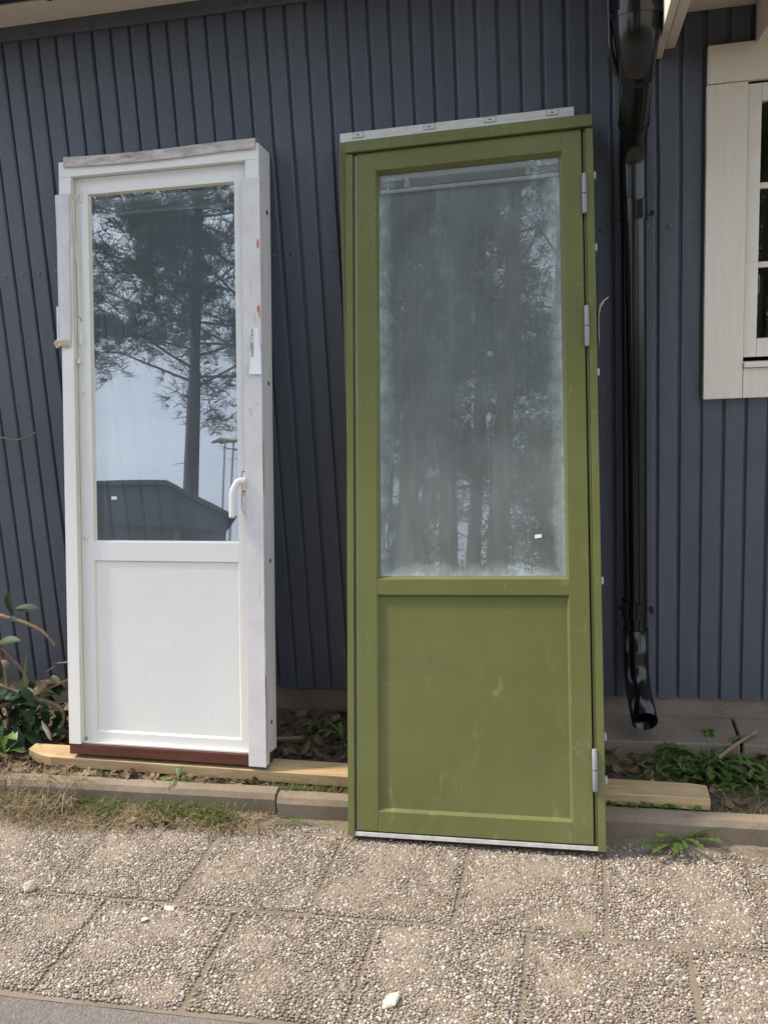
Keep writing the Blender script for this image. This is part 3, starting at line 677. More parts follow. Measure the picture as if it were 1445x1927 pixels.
quad('inner_pane', ox0+.006, ox1-.006, gz0+.006, gz1-.006, .054, 'glass_inner', GD)
for (a, b) in (((ox0+.0015, .0195, gz0), (ox0+.0085, .052, gz1)), ((ox1-.0085, .0195, gz0), (ox1-.0015, .052, gz1))):
    G('spacer_bar', a, b, 'alu', .0005, gp)
G('spacer_bar', (ox0+.009, .0195, gz0+.0015), (ox1-.009, .052, gz0+.0085), 'alu', .0005, gp)
# blind pulled up under the top of the pane
bl = G('blind_head_rail', (.1065, .0225, 2.0960), (.683, .046, 2.1190), 'blind', .006)
for k in range(7): G('blind_slat', (.108, .0235+.0006*(k % 2), 2.0738+k*.0031), (.682, .044, 2.0750+k*.0031), 'blind', .0003, bl)
G('blind_bottom_rail', (.107, .0232, 2.0565), (.683, .043, 2.0705), 'blind', .003, bl)
for xc in (.1982, .5860):
    G('blind_clip', (xc-.0085, .0195, 2.0705), (xc+.0085, .0222, 2.1035), 'tape', .001, bl, cuts=(2, 12), warp=lambda c: Vector((c.x+.0035*fbm(c.z*160, c.x*90, 4), c.y+.0025*fbm(c.z*190, c.x*150), c.z)))
for xc in (.134, .650): G('blind_hook', (xc-.003, .0200, 2.056), (xc+.003, .0228, 2.078), 'blind', .001, bl)
G('pane_sticker', (.5915, .0172, .9265), (.6125, .0180, .9375), 'paper', .0002, gp, warp=lambda c: Vector((c.x, c.y, c.z+(c.x-.602)*.13)))
MB().tube([(.1215, .022, .9900), (.126, .020, .975), (.1225, .020, .955), (.127, .021, .935), (.1225, .02, .915), (.1245, .02, .902)], .0019, 8).build('blind_cord', 'cord', bl, True)
# hinges
for zc in (1.9824, 1.5698, .2367):
    hg = MB().tube([(.7590, -.0075, zc+.0015), (.7590, -.0075, zc+.060), (.7590, -.0075, zc+.0625)], [.0075, .0075, .0058], 20).build('hinge', 'steel', GD, True)
    MB().tube([(.7590, -.0075, zc-.0625), (.7590, -.0075, zc-.060), (.7590, -.0075, zc-.0015)], [.0058, .0075, .0075], 20).build('hinge_knuckle', 'steel', hg, True)
    MB().tube([(.7590, -.0075, zc-.0016), (.7590, -.0075, zc+.0016)], .0062, 16).build('hinge_washer', 'blackrub', hg, True)
    MB().box((.7575, -.004, zc-.055), (.7605, .012, zc+.055)).build('hinge_leaf', 'steel', hg)
for zc in (2.0578, 1.8292, 1.438, .7966, .3283, .1989):
    G('fixing_clip', (W-.002, .040, zc-.012), (W+.0065, .060, zc+.010), 'alu', .001)
# paper remains on both sides of the frame
mpp = MB(); pts = [(1.498, .7895, .004), (1.53, .7915, .008), (1.57, .7915, .007), (1.60, .791, .008), (1.628, .7955, .012), (1.645, .804, .015), (1.656, .8165, .014), (1.658, .8235, .006)]
for (z, x, hw) in pts: mpp.v += [(x-hw*.55, .030, z), (x+hw*.55, .012, z+.004)]
for k in range(len(pts)-1): mpp.f.append((2*k, 2*k+1, 2*k+3, 2*k+2))
pr = mpp.build('torn_label', 'tan', GD, True); md = pr.modifiers.new('t', 'SOLIDIFY'); md.thickness = .0008
for k, z in enumerate((1.566, 1.571, 1.577, 1.583)): G('label_print', (.7905, .0155-.0003*k, z), (.7925, .0165, z+.0022), 'ink', 0, pr)
mpp = MB(); pts = [(1.545, -.030, -.012), (1.57, -.0305, -.008), (1.60, -.0275, -.004), (1.635, -.0215, -.002)]
for (z, xa, xb) in pts: mpp.v += [(xa, .085, z), (xb, .075, z)]
for k in range(3): mpp.f.append((2*k, 2*k+1, 2*k+3, 2*k+2))
pl_ = mpp.build('torn_label', 'tan', GD, True); md = pl_.modifiers.new('t', 'SOLIDIFY'); md.thickness = .0008

# ------------------------------------------------------------------ white balcony door
WD = door_root('white_door', (-1.8192, 2.7638, .135), R(-1.1787), R(10.0376), R(-.4311))
tag(WD, 'white glazed balcony door in its frame with lever handle, leaning on the wall', 'door')
W2, H2 = .7455, 2.0932
B = lambda nm, a, b, m='white', bev=.0012, par=WD, **k: bbox(nm, a, b, m, par, bev, **k)
DP = .106
j1 = B('frame_jamb', (0, 0, .0368), (.0465, DP, 2.0392)); j2 = B('frame_jamb', (.6972, 0, .0368), (W2, DP, 2.0392)); hd = B('frame_head', (0, .0002, 2.0396), (W2, DP, H2))
B('reveal_shade_strip', (.0466, .0015, .040), (.0479, .024, 2.0385), 'cream', .0003, j1)  # thin strip painting the shaded cream tone onto the reveal
B('threshold', (.0005, .002, 0), (W2-.0005, .07, .0364), 'brown', .0015)
B('threshold_back', (.02, .071, .014), (W2-.03, DP-.004, .0364), 'brown', .0015)
LY = .025
wl = (.0482, .097, .647, .6970)
B('leaf_stile', (wl[0], LY, .0375), (wl[1], .08, 2.0385), bev=.0008); B('leaf_stile', (wl[2], LY, .0375), (wl[3], .08, 2.0385), bev=.0008)
wz = (.0375, .0795, .6925, .7575, 1.9815, 2.0385)
for a, b in ((0, 1), (2, 3), (4, 5)): B('leaf_rail', (wl[1]+.0003, LY+.0003, wz[a]), (wl[2]-.0003, .08, wz[b]), bev=.0008)
B('drip_strip', (.0484, LY-.012, .0372), (.6968, LY-.0006, .0445), 'white', .001)
B('panel', (wl[1]+.003, LY+.0068, wz[1]+.003), (wl[2]-.003, .06, wz[2]-.003), bev=0)
bead('panel_moulding', (wl[1], wl[2], wz[1], wz[2]), (wl[1]+.0062, wl[2]-.0055, wz[1]+.0058, wz[2]-.003), LY+.0006, LY+.0074, ['white', 'white', 'white', 'cream'], WD)  # left moulding tinted cream as the shaded side
bead('glazing_bead', (wl[1], wl[2], wz[3], wz[4]), (wl[1]+.0075, wl[2]-.005, wz[3]+.006, wz[4]-.006), LY+.0006, LY+.012, ['white', 'white', 'cream', 'cream'], WD)  # top and left beads painted in the shaded cream tone
wg = quad('glass_pane', wl[1]+.005, wl[2]-.003, wz[3]+.004, wz[4]-.004, LY+.0122, 'glass_white', WD)
quad('inner_pane', wl[1]+.005, wl[2]-.003, wz[3]+.004, wz[4]-.004, .078, 'glass_win', WD)
for (a, b) in (((.0985, LY+.013, wz[3]), (.1085, .077, wz[4])), ((.6385, LY+.013, wz[3]), (.6465, .077, wz[4]))): B('spacer_bar', a, b, 'found', .0005, wg)
bl2 = B('blind_head_rail', (.1095, .045, 1.947), (.637, .070, 1.969), 'blindw', .005)
for k in range(7): B('blind_slat', (.111, .046, 1.9235+k*.0031), (.636, .069, 1.9246+k*.0031), 'blindw', .0003, bl2)
B('blind_bottom_rail', (.110, .046, 1.9075), (.6365, .069, 1.9200), 'blindw', .003, bl2)
B('blind_clip', (.201, .0425, 1.918), (.219, .0450, 1.952), 'blindw', .001, bl2)
for xc in (.132,): B('blind_hook', (xc-.003, .0428, 1.905), (xc+.003, .045, 1.928), 'blindw', .001, bl2)
B('pane_sticker', (.1625, LY+.0108, .9085), (.1835, LY+.0116, .9195), 'paper', .0002, wg)
ic = B('maker_mark', (.0495, LY-.0008, .0455), (.0605, LY-.0002, .0590), 'alu', .0002)
for a, b in (((.0515, .0475), (.0525, .0565)), ((.0575, .0475), (.0585, .0565)), ((.0525, .0555), (.0575, .0565)), ((.0535, .0475), (.0540, .0525)), ((.056, .0475), (.0565, .0525))): B('mark_line', (a[0], LY-.0012, a[1]), (b[0], LY-.0008, b[1]), 'ink', 0, ic)
# handle with red tape and key guard
hp = B('handle_plate', (.6655, LY-.008, .9350), (.6900, LY-.0002, 1.0030), 'handle', .003)
for z in (1.0015, .9335): B('red_tape', (.6650, LY-.0086, z-.0018), (.6905, LY-.0002, z+.0018), 'redtape', .0006, hp)
B('red_tape', (.6643, LY-.0084, .9350), (.6656, LY-.0002, 1.0), 'redtape', .0003, hp)
MB().tube([(.6830, LY, .970), (.6830, LY-.030, .970)], [.0135, .0115], 18).build('handle_neck', 'handle', hp, True)
hpath = arc([(.6860, LY-.034, .9705), (.6660, LY-.046, .9700), (.6490, LY-.052, .9380), (.6450, LY-.050, .8500)], 8)
MB().tube(hpath, [.0125]+[.0118]*(len(hpath)-2)+[.0108], 16).build('handle_lever', 'handle', hp, True)
MB().tube([(.6450, LY-.050, .851), (.6449, LY-.050, .8455)], [.0100, .0090], 16).build('lever_end', 'tan', hp, True)
mg = MB(); gp_ = [(.6640, .930), (.6625, .910), (.6620, .885), (.6650, .872), (.6720, .862), (.6780, .853), (.6900, .853), (.6900, .930)]
for (x, z) in gp_: mg.v.append((x, LY-.0062, z))
for (x, z) in gp_: mg.v.append((x, LY-.0004, z))
q = len(gp_); mg.f.append(tuple(reversed(range(q))))
for k in range(q): mg.f.append((k, (k+1) % q, q+(k+1) % q, q+k))
gd_ = mg.build('key_guard', 'handle', hp)
rim = [(x-.0004, LY-.0068, z) for x, z in gp_[:6]]; MB().tube(rim, .0007, 6).build('guard_rim', 'blackrub', hp, True)
for k in range(4): MB().tube([(.6660+k*.0028, LY-.0066, .897-k*.006), (.6720+k*.0028, LY-.0066, .894-k*.006)], .0006, 5).build('guard_mark', 'found', gd_)
MB().tube([(.6695+.003*math.cos(a), LY-.0066, .9235+.003*math.sin(a)) for a in [k*.6 for k in range(11)]], .0005, 5).build('guard_mark', 'found', gd_)
B('guard_tip', (.6770, LY-.0066, .8465), (.6870, LY-.0006, .8525), 'blackrub', .001, hp)
# protective card on the right jamb
def crd(c): return Vector((c.x+(.0016*fbm(c.z*9, 3)+.0008*fbm(c.z*40, 5) if c.x < .70 else .001*fbm(c.z*12, 8)), c.y+.0012*fbm(c.z*7, c.x*20, 2), c.z))
pc = B('protective_card', (.6850, -.0052, -.001), (W2+.0032, -.0008, 1.978), 'card', .0016, cuts=(2, 60), warp=crd)
B('card_fold', (W2+.0006, -.0008, .004), (W2+.0030, .028, 1.974), 'card', .0006, pc, cuts=(2, 40), warp=lambda c: Vector((c.x, c.y+(.004*fbm(c.z*5, 3)+.0015*fbm(c.z*30, 1) if c.y > .02 else 0), c.z)))
# side of the frame: screw holes
for zc, yc in ((1.882, .07), (1.302, .066), (.696, .061), (.14, .056)):
    hl = MB().tube([(W2-.004, yc, zc), (W2+.0016, yc, zc)], .0085, 14).build('frame_screw', 'steel', WD, True)
    MB().tube([(W2+.0014, yc, zc), (W2+.0022, yc, zc)], .0058, 10).build('screw_socket', 'blackrub', hl, True)
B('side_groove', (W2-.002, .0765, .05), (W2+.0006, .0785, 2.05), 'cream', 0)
# stains of sealant on the card
def blob(nm, x, z, rx, rz, y, m, par, seed):
    mm = MB(); n = 14; mm.v.append((x, y, z))
    for k in range(n):
        a = 2*math.pi*k/n; s_ = 1+.45*fbm(math.cos(a)*1.5+seed, math.sin(a)*1.5, seed); mm.v.append((x+rx*s_*math.cos(a), y+.0002, z+rz*s_*math.sin(a)))
    for k in range(n): mm.f.append((0, 1+(k+1) % n, 1+k))
    return mm.build(nm, m, par)
for k, (x, z, rx, rz) in enumerate(((.7415, 1.757, .004, .014), (.7405, 1.545, .005, .012), (.7440, 1.53, .0025, .016), (.7440, 1.415, .003, .01))): blob('sealant_stain', x, z, rx, rz, -.0068, 'rust', pc, k*3.1)
B('red_edge', (W2+.0031, -.002, .930), (W2+.0038, .004, 1.10), 'redtape', .0002, pc); B('red_edge', (W2+.0031, -.003, .20), (W2+.0038, .003, .31), 'redtape', .0002, pc)
B('red_edge', (W2+.0031, -.0015, .05), (W2+.0036, .0015, .19), 'redtape', .0002, pc)
# printed paper label curling off the card
lm = MB(); rows = [(1.480, .7085, .7400, 0), (1.455, .7083, .7405, 0), (1.43, .7083, .7440, 0), (1.40, .7085, .7475, .0), (1.37, .7090, .7480, .001), (1.35, .7088, .7488, .004), (1.336, .7088, .7515, .009), (1.3255, .7090, .7535, .014)]
for (z, xa, xb, oy) in rows:
    for k in range(5): t = k/4; lm.v.append((xa+(xb-xa)*t, -.0071-.0006*math.sin(t*9+z*80)-oy*(.35+.65*abs(t-.55)*1.8), z))
for i in range(len(rows)-1):
    for k in range(4): a = i*5+k; lm.f.append((a, a+5, a+6, a+1))
lab = lm.build('printed_label', 'paper', WD, True)
T = Matrix(((0, 1, 0, .7135), (0, 0, 1, -.0092), (-1, 0, 0, 1.4775), (0, 0, 0, 1)))   # reads downwards
text_mesh('label_number', '1419-2-10840935', 'ink', lab, .093, T)
B('label_rule', (.7110, -.0091, 1.405), (.7117, -.0086, 1.455), 'ink', 0, lab)
# card on the left jamb with ragged edge, torn at the foot
lc = [(1.979, -.0135, .0430), (1.93, -.0125, .0438), (1.88, -.0105, .0440), (1.84, -.0098, .0445), (1.80, -.0090, .0425), (1.785, -.009, .0385), (1.77, -.0088, .0400), (1.72, -.0082, .0410), (1.66, -.008, .0415), (1.60, -.0078, .0420), (1.55, -.0076, .0420), (1.50, -.0072, .0415), (1.47, -.0068, .0395), (1.452, -.004, .0370), (1.4455, .006, .0330)]
m = MB()
for (z, xa, xb) in lc:
    for k in range(6):
        t = k/5; x = xa+(xb-xa)*t; m.v.append((x, -.0045-.0022*math.sin(math.pi*t)-.0014*fbm(z*12, x*60, 3), z))
for i in range(len(lc)-1):
    for k in range(5): a = i*6+k; m.f.append((a, a+6, a+7, a+1))
c2 = m.build('protective_card', 'card', WD, True); md = c2.modifiers.new('t', 'SOLIDIFY'); md.thickness = .0035; md.offset = -1
m = MB()
for k in range(15):
    a = k*.45; rr = .0115+.0016*math.sin(k*2.1); m.v += [(-.0125+rr*math.cos(a)*1.1, -.008+.004*math.sin(a*2), 1.4585+rr*math.sin(a)*1.25), (.008+.5*rr*math.cos(a), -.010, 1.462+.5*rr*math.sin(a))]
for k in range(14): m.f.append((2*k, 2*k+1, 2*k+3, 2*k+2))
m.build('torn_curl', 'tan', c2, True)
for k in range(9): MB().tube([(.002+k*.0035, -.0085, 1.470+.004*math.sin(k*1.7)), (.004+k*.0036, -.0105, 1.457+.005*math.sin(k*2.3)), (.003+k*.0037, -.0085, 1.449+.003*math.cos(k))], .0011, 5).build('torn_fibre', 'tan', c2)
ll = MB().add([(-.0215, .006, 1.470), (-.004, -.0015, 1.470), (-.004, -.0015, 1.592), (-.0205, .004, 1.592)], [(0, 1, 2, 3)]).build('printed_label', 'paper', WD)
T = Matrix(((0, .9, 0, -.0145), (0, -.4, 1, .0015), (-1, 0, 0, 1.5895), (0, 0, 0, 1)))
text_mesh('label_number', '1419-2-10840935', 'ink', ll, .108, T)
# dirty card strip along the top
m = MB(); n = 30
for k in range(n+1):
    t = k/n; x = .0240+.7115*t; sag = -.0085*math.sin(math.pi*min(1, t*1.15))*(1-t*.45)
    za = 2.0725+sag+.0008*fbm(x*20, 1)+.004*max(0, t-.8); zb = 2.1065+sag*.9+.0010*fbm(x*18, 5)
    m.v += [(x, -.0085, za), (x, -.0075, zb), (x, .010, zb+.001), (x, -.0012, za+.001)]
for k in range(n):
    for j in range(4): m.f.append((k*4+j, (k+1)*4+j, (k+1)*4+(j+1) % 4, k*4+(j+1) % 4))
m.f += [(0, 1, 2, 3), tuple(reversed(range(n*4, n*4+4)))]
m.build('top_card', 'dirtycard', WD)
# blind cord, hook, wand and tassels on the left stile
cy_ = LY-.012
bk2 = B('cord_bracket', (.0665, LY-.004, 1.955), (.0765, LY-.0002, 1.996), 'cord', .001)
MB().tube(arc([(.0700, LY-.006, 1.982), (.0560, cy_, 1.974), (.0458, cy_-.004, 1.952), (.0452, cy_-.004, 1.932)], 6), .0020, 8).build('cord_hook', 'cord', bk2, True)
MB().tube([(.0452, cy_-.004, 1.958), (.0452, cy_-.004, 1.930)], .0032, 10).build('wand_sleeve', 'cord', bk2, True)
MB().tube([(.0455, cy_-.004, 1.932), (.0525, cy_-.003, 1.84), (.0600, cy_, 1.73), (.0655, cy_, 1.555)], .0019, 8).build('blind_wand', 'cord', bk2, True)
MB().tube([(.0690, LY-.003, 1.965), (.0690, LY-.003, 1.555)], .0009, 6).build('blind_cord', 'cord', bk2, True)
for p, q in (((.064, 1.555), (.069, 1.546)), ((.069, 1.546), (.072, 1.537))): MB().tube([(p[0], cy_, p[1]), (q[0], cy_, q[1])], .0024, 8).build('cord_clasp', 'steel', bk2, True)
MB().tube([(.0668, cy_, 1.545), (.0650, cy_, 1.502)], .0009, 6).build('blind_cord', 'cord', bk2, True)
MB().tube([(.0668, cy_, 1.500), (.0672, cy_, 1.459)], [.0024, .0058], 14).build('tassel', 'cord', bk2, True)
MB().tube([(.0640, cy_, 1.455), (.0590, cy_, 1.418)], .0009, 6).build('blind_cord', 'cord', bk2, True)
MB().tube([(.0585, cy_, 1.415), (.0580, cy_, 1.390)], [.0022, .0062], 14).build('tassel', 'cord', bk2, True)
MB().tube([(.0655, cy_, 1.455), (.0640, cy_, 1.30)], .0009, 6).build('blind_cord', 'cord', bk2, True)
MB().tube([(.0655, LY, 1.289), (.0655, LY-.010, 1.289)], [.0062, .0045], 14).build('cord_knob', 'cord', bk2, True)
for dx in (.0, .0045): MB().tube([(.0640+dx, cy_, 1.285), (.0660+dx, cy_, 1.05), (.0690+dx*.5, cy_, .776)], .0009, 6).build('blind_cord', 'cord', bk2, True)
MB().tube([(.0670, LY, .7735), (.0670, LY-.010, .7735)], [.0066, .0050], 14).build('cord_knob', 'cord', bk2, True)
MB().tube([(.0670, LY-.0102, .7735), (.0670, LY-.0108, .7735)], .0017, 8).build('knob_screw', 'blackrub', bk2, True)

# ------------------------------------------------------------------ plank under the white door
def plank_warp(c):
    x = c.x; y = c.y; 
    if x < -1.93: y += (0.047*((-1.93-x)/.09)**1.0 if c.y < 2.77 else 0)
    return Vector((x, y-.029*(x+.85), c.z+.002*math.sin(x*2.2)+(-.004 if x > .33 and c.y > 2.8 else 0)))
pk = bbox('timber_plank', (-2.02, 2.7375, .0785), (.352, 2.8330, .1165), 'plank', None, .0022, 2, cuts=(0, 40), warp=plank_warp)
pk_o = Vector((-.83, 2.785, .0785))
for v in pk.data.vertices: v.co -= pk_o
pk.location = pk_o
tag(pk, 'long pale timber plank lying on the soil under the white door', 'plank')

# ------------------------------------------------------------------ foliage helpers
def leaf_strip(mm, base, d, up, length, width, droop=.4, teeth=0, n=8, fold=.15, seed=0, tw=0.):
    base = Vector(base); d = Vector(d).normalized(); up = Vector(up).normalized(); side = d.cross(up).normalized(); up = side.cross(d)
    k0 = len(mm.v); p = base.copy(); ang = 0.
    r_ = random.Random(seed)
    for i in range(n+1):
        t = i/n
        wv = width*(math.sin(math.pi*min(1, t*.93+.04))**.8)
        if teeth:
            wv = width*(.14+.86*t**.9)*(1 if t < .9 else (1-t)/.1*.9+.05)
            wv *= (1.0 if i % 2 else .38)
        dirv = (d*math.cos(ang)-up*math.sin(ang)); upv = up*math.cos(ang)+d*math.sin(ang)
        sd_ = side*math.cos(tw*t)+upv*math.sin(tw*t)
        mm.v += [tuple(p-sd_*wv*.5+upv*wv*fold), tuple(p), tuple(p+sd_*wv*.5+upv*wv*fold)]
        if teeth and i % 2: 
            for q in (-3, -1): mm.v[q] = tuple(Vector(mm.v[q])-dirv*width*.22)
        p = p+dirv*(length/n); ang += droop/n*(1+.3*r_.uniform(-1, 1))
    for i in range(n):
        a = k0+i*3; mm.f += [(a, a+1, a+4, a+3), (a+1, a+2, a+5, a+4)]
def dandelion(name, loc, n, ln, label, group, seed, flat=.35, m='dandelion', dirs=None):
    r_ = random.Random(seed); root = empty(name, loc); tag(root, label, 'weed', group)
    for k in range(n):
        a = (dirs[k] if dirs else 2*math.pi*k/n+r_.uniform(-.35, .35)); el = r_.uniform(flat*.5, flat*1.9)
        mm = MB(); L_ = ln*r_.uniform(.6, 1.1)
        leaf_strip(mm, (0, 0, 0), (math.cos(a)*math.cos(el), math.sin(a)*math.cos(el), math.sin(el)), (0, 0, 1), L_, L_*r_.uniform(.17, .26), droop=r_.uniform(.5, 1.3)*(el+.35), teeth=1, n=13, fold=r_.uniform(.05, .3), seed=seed*50+k, tw=r_.uniform(-.5, .5))
        mm.build('leaf', m, root, True)
    return root
def blades(name, n, fn, m, label, cat, seed):
    r_ = random.Random(seed); mm = MB()
    for _ in range(n):
        x, y, z, L_, wd, el, az, dr = fn(r_); p = Vector((x, y, z)); d = Vector((math.cos(az)*math.cos(el), math.sin(az)*math.cos(el), math.sin(el)))
        s_ = Vector((-math.sin(az), math.cos(az), 0))*wd*.5; k = len(mm.v); q = p+d*L_*.5; tip = q+(d+Vector((math.cos(az)*.5, math.sin(az)*.5, -dr)))*L_*.45
        mm.v += [tuple(p-s_), tuple(p+s_), tuple(q+s_*.8), tuple(q-s_*.8), tuple(tip)]; mm.f += [(k, k+1, k+2, k+3), (k+3, k+2, k+4)]
    o = mm.build(name, m); tag(o, label, cat, kind='stuff'); return o
def gz_at(x, y):
    if y < 2.60: return -.002
    if y < 2.648: return .004
    if y < 2.695: return .083
    return soil_z(x, y)

# ------------------------------------------------------------------ grass and litter
def clump(x, y, s): return fbm(x*s, y*s, 5.5)
def f_dry(r_):
    while True:
        x = -1.95+abs(r_.gauss(0, .42))*1.0 if r_.random() < .75 else r_.uniform(-2.3, -1.05); y = r_.gauss(2.600, .045)
        if x < -.98 and 2.46 < y < 2.70 and y > 2.49+.07*(x+2.0)+.05*clump(x, y, 7): break
    return x, y, gz_at(x, min(y, 2.64))+r_.uniform(0, .012), r_.uniform(.03, .095), r_.uniform(.0012, .0026), r_.uniform(-.08, .5), r_.uniform(0, 6.28), r_.uniform(.1, .9)
blades('dry_grass', 4200, f_dry, 'dry', 'matted straw-coloured dry grass spilling over the kerb at left', 'grass', 3)
tuftc = [(-2.05, 2.65, .05), (-2.12, 2.67, .05), (-1.95, 2.68, .05), (-1.92, 2.63, .03), (-1.84, 2.64, .022), (-1.83, 2.61, .02), (-1.70, 2.63, .02), (-1.62, 2.645, .025), (-1.60, 2.61, .02), (-1.42, 2.635, .03), (-1.38, 2.65, .03), (-1.36, 2.62, .03), (-1.24, 2.63, .018), (-1.20, 2.61, .022)]
def f_left(r_):
    x = r_.uniform(-2.35, -1.72); y = r_.uniform(2.55, 2.705)
    return x, y, max(gz_at(x, y), .03)+r_.uniform(-.01, .012), r_.uniform(.04, .11), r_.uniform(.0012, .0026), r_.uniform(-.05, .8), r_.uniform(0, 6.28), r_.uniform(.2, .9)
blades('tangled_dry_grass', 1300, f_left, 'dry', 'tangled dry grass covering the kerb at the far left', 'grass', 41)
def f_grn(r_):
    cx, cy2, s_ = r_.choice(tuftc); x = r_.gauss(cx, s_*1.35); y = min(r_.gauss(cy2, .024), 2.69)
    return x, y, gz_at(x, min(y, 2.64))+.002, r_.uniform(.03, .085), r_.uniform(.0014, .0028), r_.uniform(.25, 1.4), r_.uniform(0, 6.28), r_.uniform(.2, .9)
blades('green_grass', 3600, f_grn, 'grass', 'green grass tufts along the kerb below the white door', 'grass', 4)
def f_bed(r_):
    cx, cy2, s_, sy = r_.choice([(-.92, 2.715, .09, .010), (-.98, 2.712, .05, .008), (-.84, 2.715, .05, .01), (-1.5, 2.72, .25, .012), (-1.75, 2.72, .1, .012), (.37, 3.0, .15, .07), (.42, 2.9, .14, .05), (.25, 2.93, .12, .05), (.52, 2.85, .1, .06), (.30, 2.705, .12, .006), (.1, 2.71, .06, .006), (-.8, 2.98, .1, .08)])
    x = r_.gauss(cx, s_); y = max(r_.gauss(cy2, sy), 2.699)
    return x, y, soil_z(x, y)-.002, r_.uniform(.02, .065), r_.uniform(.001, .0022), r_.uniform(.2, 1.4), r_.uniform(0, 6.28), r_.uniform(.2, 1.0)
blades('bed_grass', 2600, f_bed, 'grass', 'thin green grass growing in the soil bed beside the plank', 'grass', 5)
def f_need(r_):
    x = r_.uniform(-2.4, .9); y = r_.uniform(2.695, 3.2)
    return x, y, soil_z(x, y)+r_.uniform(.001, .010), r_.uniform(.02, .075), r_.uniform(.0009, .0022), r_.uniform(-.1, .35), r_.uniform(0, 6.28), r_.uniform(0, .4)
blades('soil_straw', 5200, f_need, 'dry', 'dry needles and straw strewn over the soil bed', 'plant debris', 6)
def f_kb(r_):
    x = r_.uniform(-1.3, .9); y = r_.gauss(2.62, .016)
    return x, y, gz_at(x, y)+r_.uniform(0, .004), r_.uniform(.008, .032), r_.uniform(.0007, .0015), r_.uniform(-.05, .3), r_.uniform(0, 6.28), .2
blades('kerb_straw', 1500, f_kb, 'dry', 'thin straw and debris along the kerb foot', 'plant debris', 8)
def dead_leaf(mm, p, s_, r_, lobes=0):
    az = r_.uniform(0, 6.28); tilt = Matrix.Rotation(r_.gauss(0, .45), 3, 'X') @ Matrix.Rotation(r_.gauss(0, .45), 3, 'Y'); n = 9; k = len(mm.v)
    curl = r_.uniform(-1.2, 1.6); rz = Matrix.Rotation(az, 3, 'Z')
    for i in range(n+1):
        t = i/n; wv = .33*s_*math.sin(math.pi*min(1, t*.95+.03))**.8*(1+(.45*math.sin(i*2.4) if lobes else .12*r_.uniform(-1, 1)))
        for sd_ in (-1, 0, 1):
            v = Vector(((t-.5)*s_, sd_*wv, abs(sd_)*wv*.45*curl*.6+(t-.5)**2*s_*.7*curl)); mm.v.append(tuple(rz @ (tilt @ v)+Vector(p)))
    for i in range(n):
        a = k+i*3; mm.f += [(a, a+3, a+4, a+1), (a+1, a+4, a+5, a+2)]
mm = MB(); r_ = random.Random(12)
for _ in range(620):
    u = r_.random()
    if u < .45: x, y = r_.uniform(-2.4, -1.85), r_.uniform(2.70, 3.2)
    elif u < .70: x, y = r_.uniform(-2.1, -1.1), r_.uniform(2.70, 2.76)
    elif u < .85: x, y = r_.uniform(.03, .75), r_.uniform(2.82, 3.1)
    else: x, y = r_.uniform(-1.15, -.7), r_.uniform(2.80, 3.2)
    dead_leaf(mm, (x, y, soil_z(x, y)+r_.uniform(.003, .018)), r_.uniform(.022, .058), r_, r_.random() < .4)
for _ in range(40):
    x, y = r_.uniform(-2.2, -1.1), r_.uniform(2.53, 2.63); dead_leaf(mm, (x, y, .008), r_.uniform(.012, .035), r_)
o = mm.build('leaf_litter', 'litter', smooth=True); tag(o, 'brown dead leaves littering the soil bed', 'leaf litter', kind='stuff')
# single leaves and chips one can pick out
def one_leaf(name, p, s_, seed, label, m='litter', lobes=0, cat='leaf'):
    mm = MB(); dead_leaf(mm, (0, 0, 0), s_, random.Random(seed), lobes); o = mm.build(name, m, None, True); o.location = p
    zmin = min((v.co.z for v in o.data.vertices)); o.location.z = p[2]-zmin-.001
    md = o.modifiers.new('t', 'SOLIDIFY'); md.thickness = .0007; tag(o, label, cat); return o
one_leaf('dead_leaf', (-1.422, 2.557, .002), .065, 5, 'long brown dead leaf lying on the slabs below the grassy kerb')
one_leaf('dead_leaf', (.215, 2.612, .003), .03, 6, 'small reddish dead leaf beside the dandelion at the kerb foot')
one_leaf('dead_leaf', (.412, 2.752, .075), .05, 8, 'orange-brown leaf on the soil right of the plank end, near its corner')
one_leaf('dead_leaf', (.452, 2.772, .075), .05, 9, 'tan curled leaf on the soil furthest right of the plank end')
one_leaf('dead_leaf', (-2.03, 2.655, .035), .055, 15, 'curled tan leaf in the dry grass at the far left edge')
one_leaf('dead_leaf', (-1.985, 2.90, .12), .085, 17, 'large pale tan leaf standing behind the left end of the plank', 'chip')
one_leaf('dead_leaf', (-.99, 2.93, .10), .06, 21, 'flat brown leaf on the soil between the two doors')
def chip(name, p, s_, seed, label, flat=.35):
    r2 = random.Random(seed); bm = bmesh.new(); bmesh.ops.create_icosphere(bm, subdivisions=2, radius=1)
    for v in bm.verts:
        f_ = 1+.35*mnoise.noise(v.co*1.4+Vector((seed, 0, 0))); v.co = Vector((v.co.x*s_[0]*f_, v.co.y*s_[1]*f_, max(v.co.z, -.4)*s_[2]*f_))
    me = bpy.data.meshes.new(name); bm.to_mesh(me); bm.free(); o = link(name, me, 'chip'); o.location = (p[0], p[1], p[2]+.4*s_[2]); o.rotation_euler = (.2*r2.uniform(-1, 1), .2, r2.uniform(0, 3)); tag(o, label, 'debris'); return o
chip('pale_chip', (-1.622, 2.175, .0), (.020, .013, .020), 3, 'upright cream-coloured chip standing on the slabs at the left edge').rotation_euler = (.1, .5, 1.1)
chip('pale_chip', (-.470, 1.872, .0), (.019, .027, .010), 8, 'jagged white flake lying on the slabs in front of the green door').rotation_euler = (.1, -.2, -.5)
chip('pale_chip', (-1.210, 2.088, .0), (.012, .010, .003), 12, 'tiny flat pinkish flake on the slabs, nearer of the two flakes left of centre')
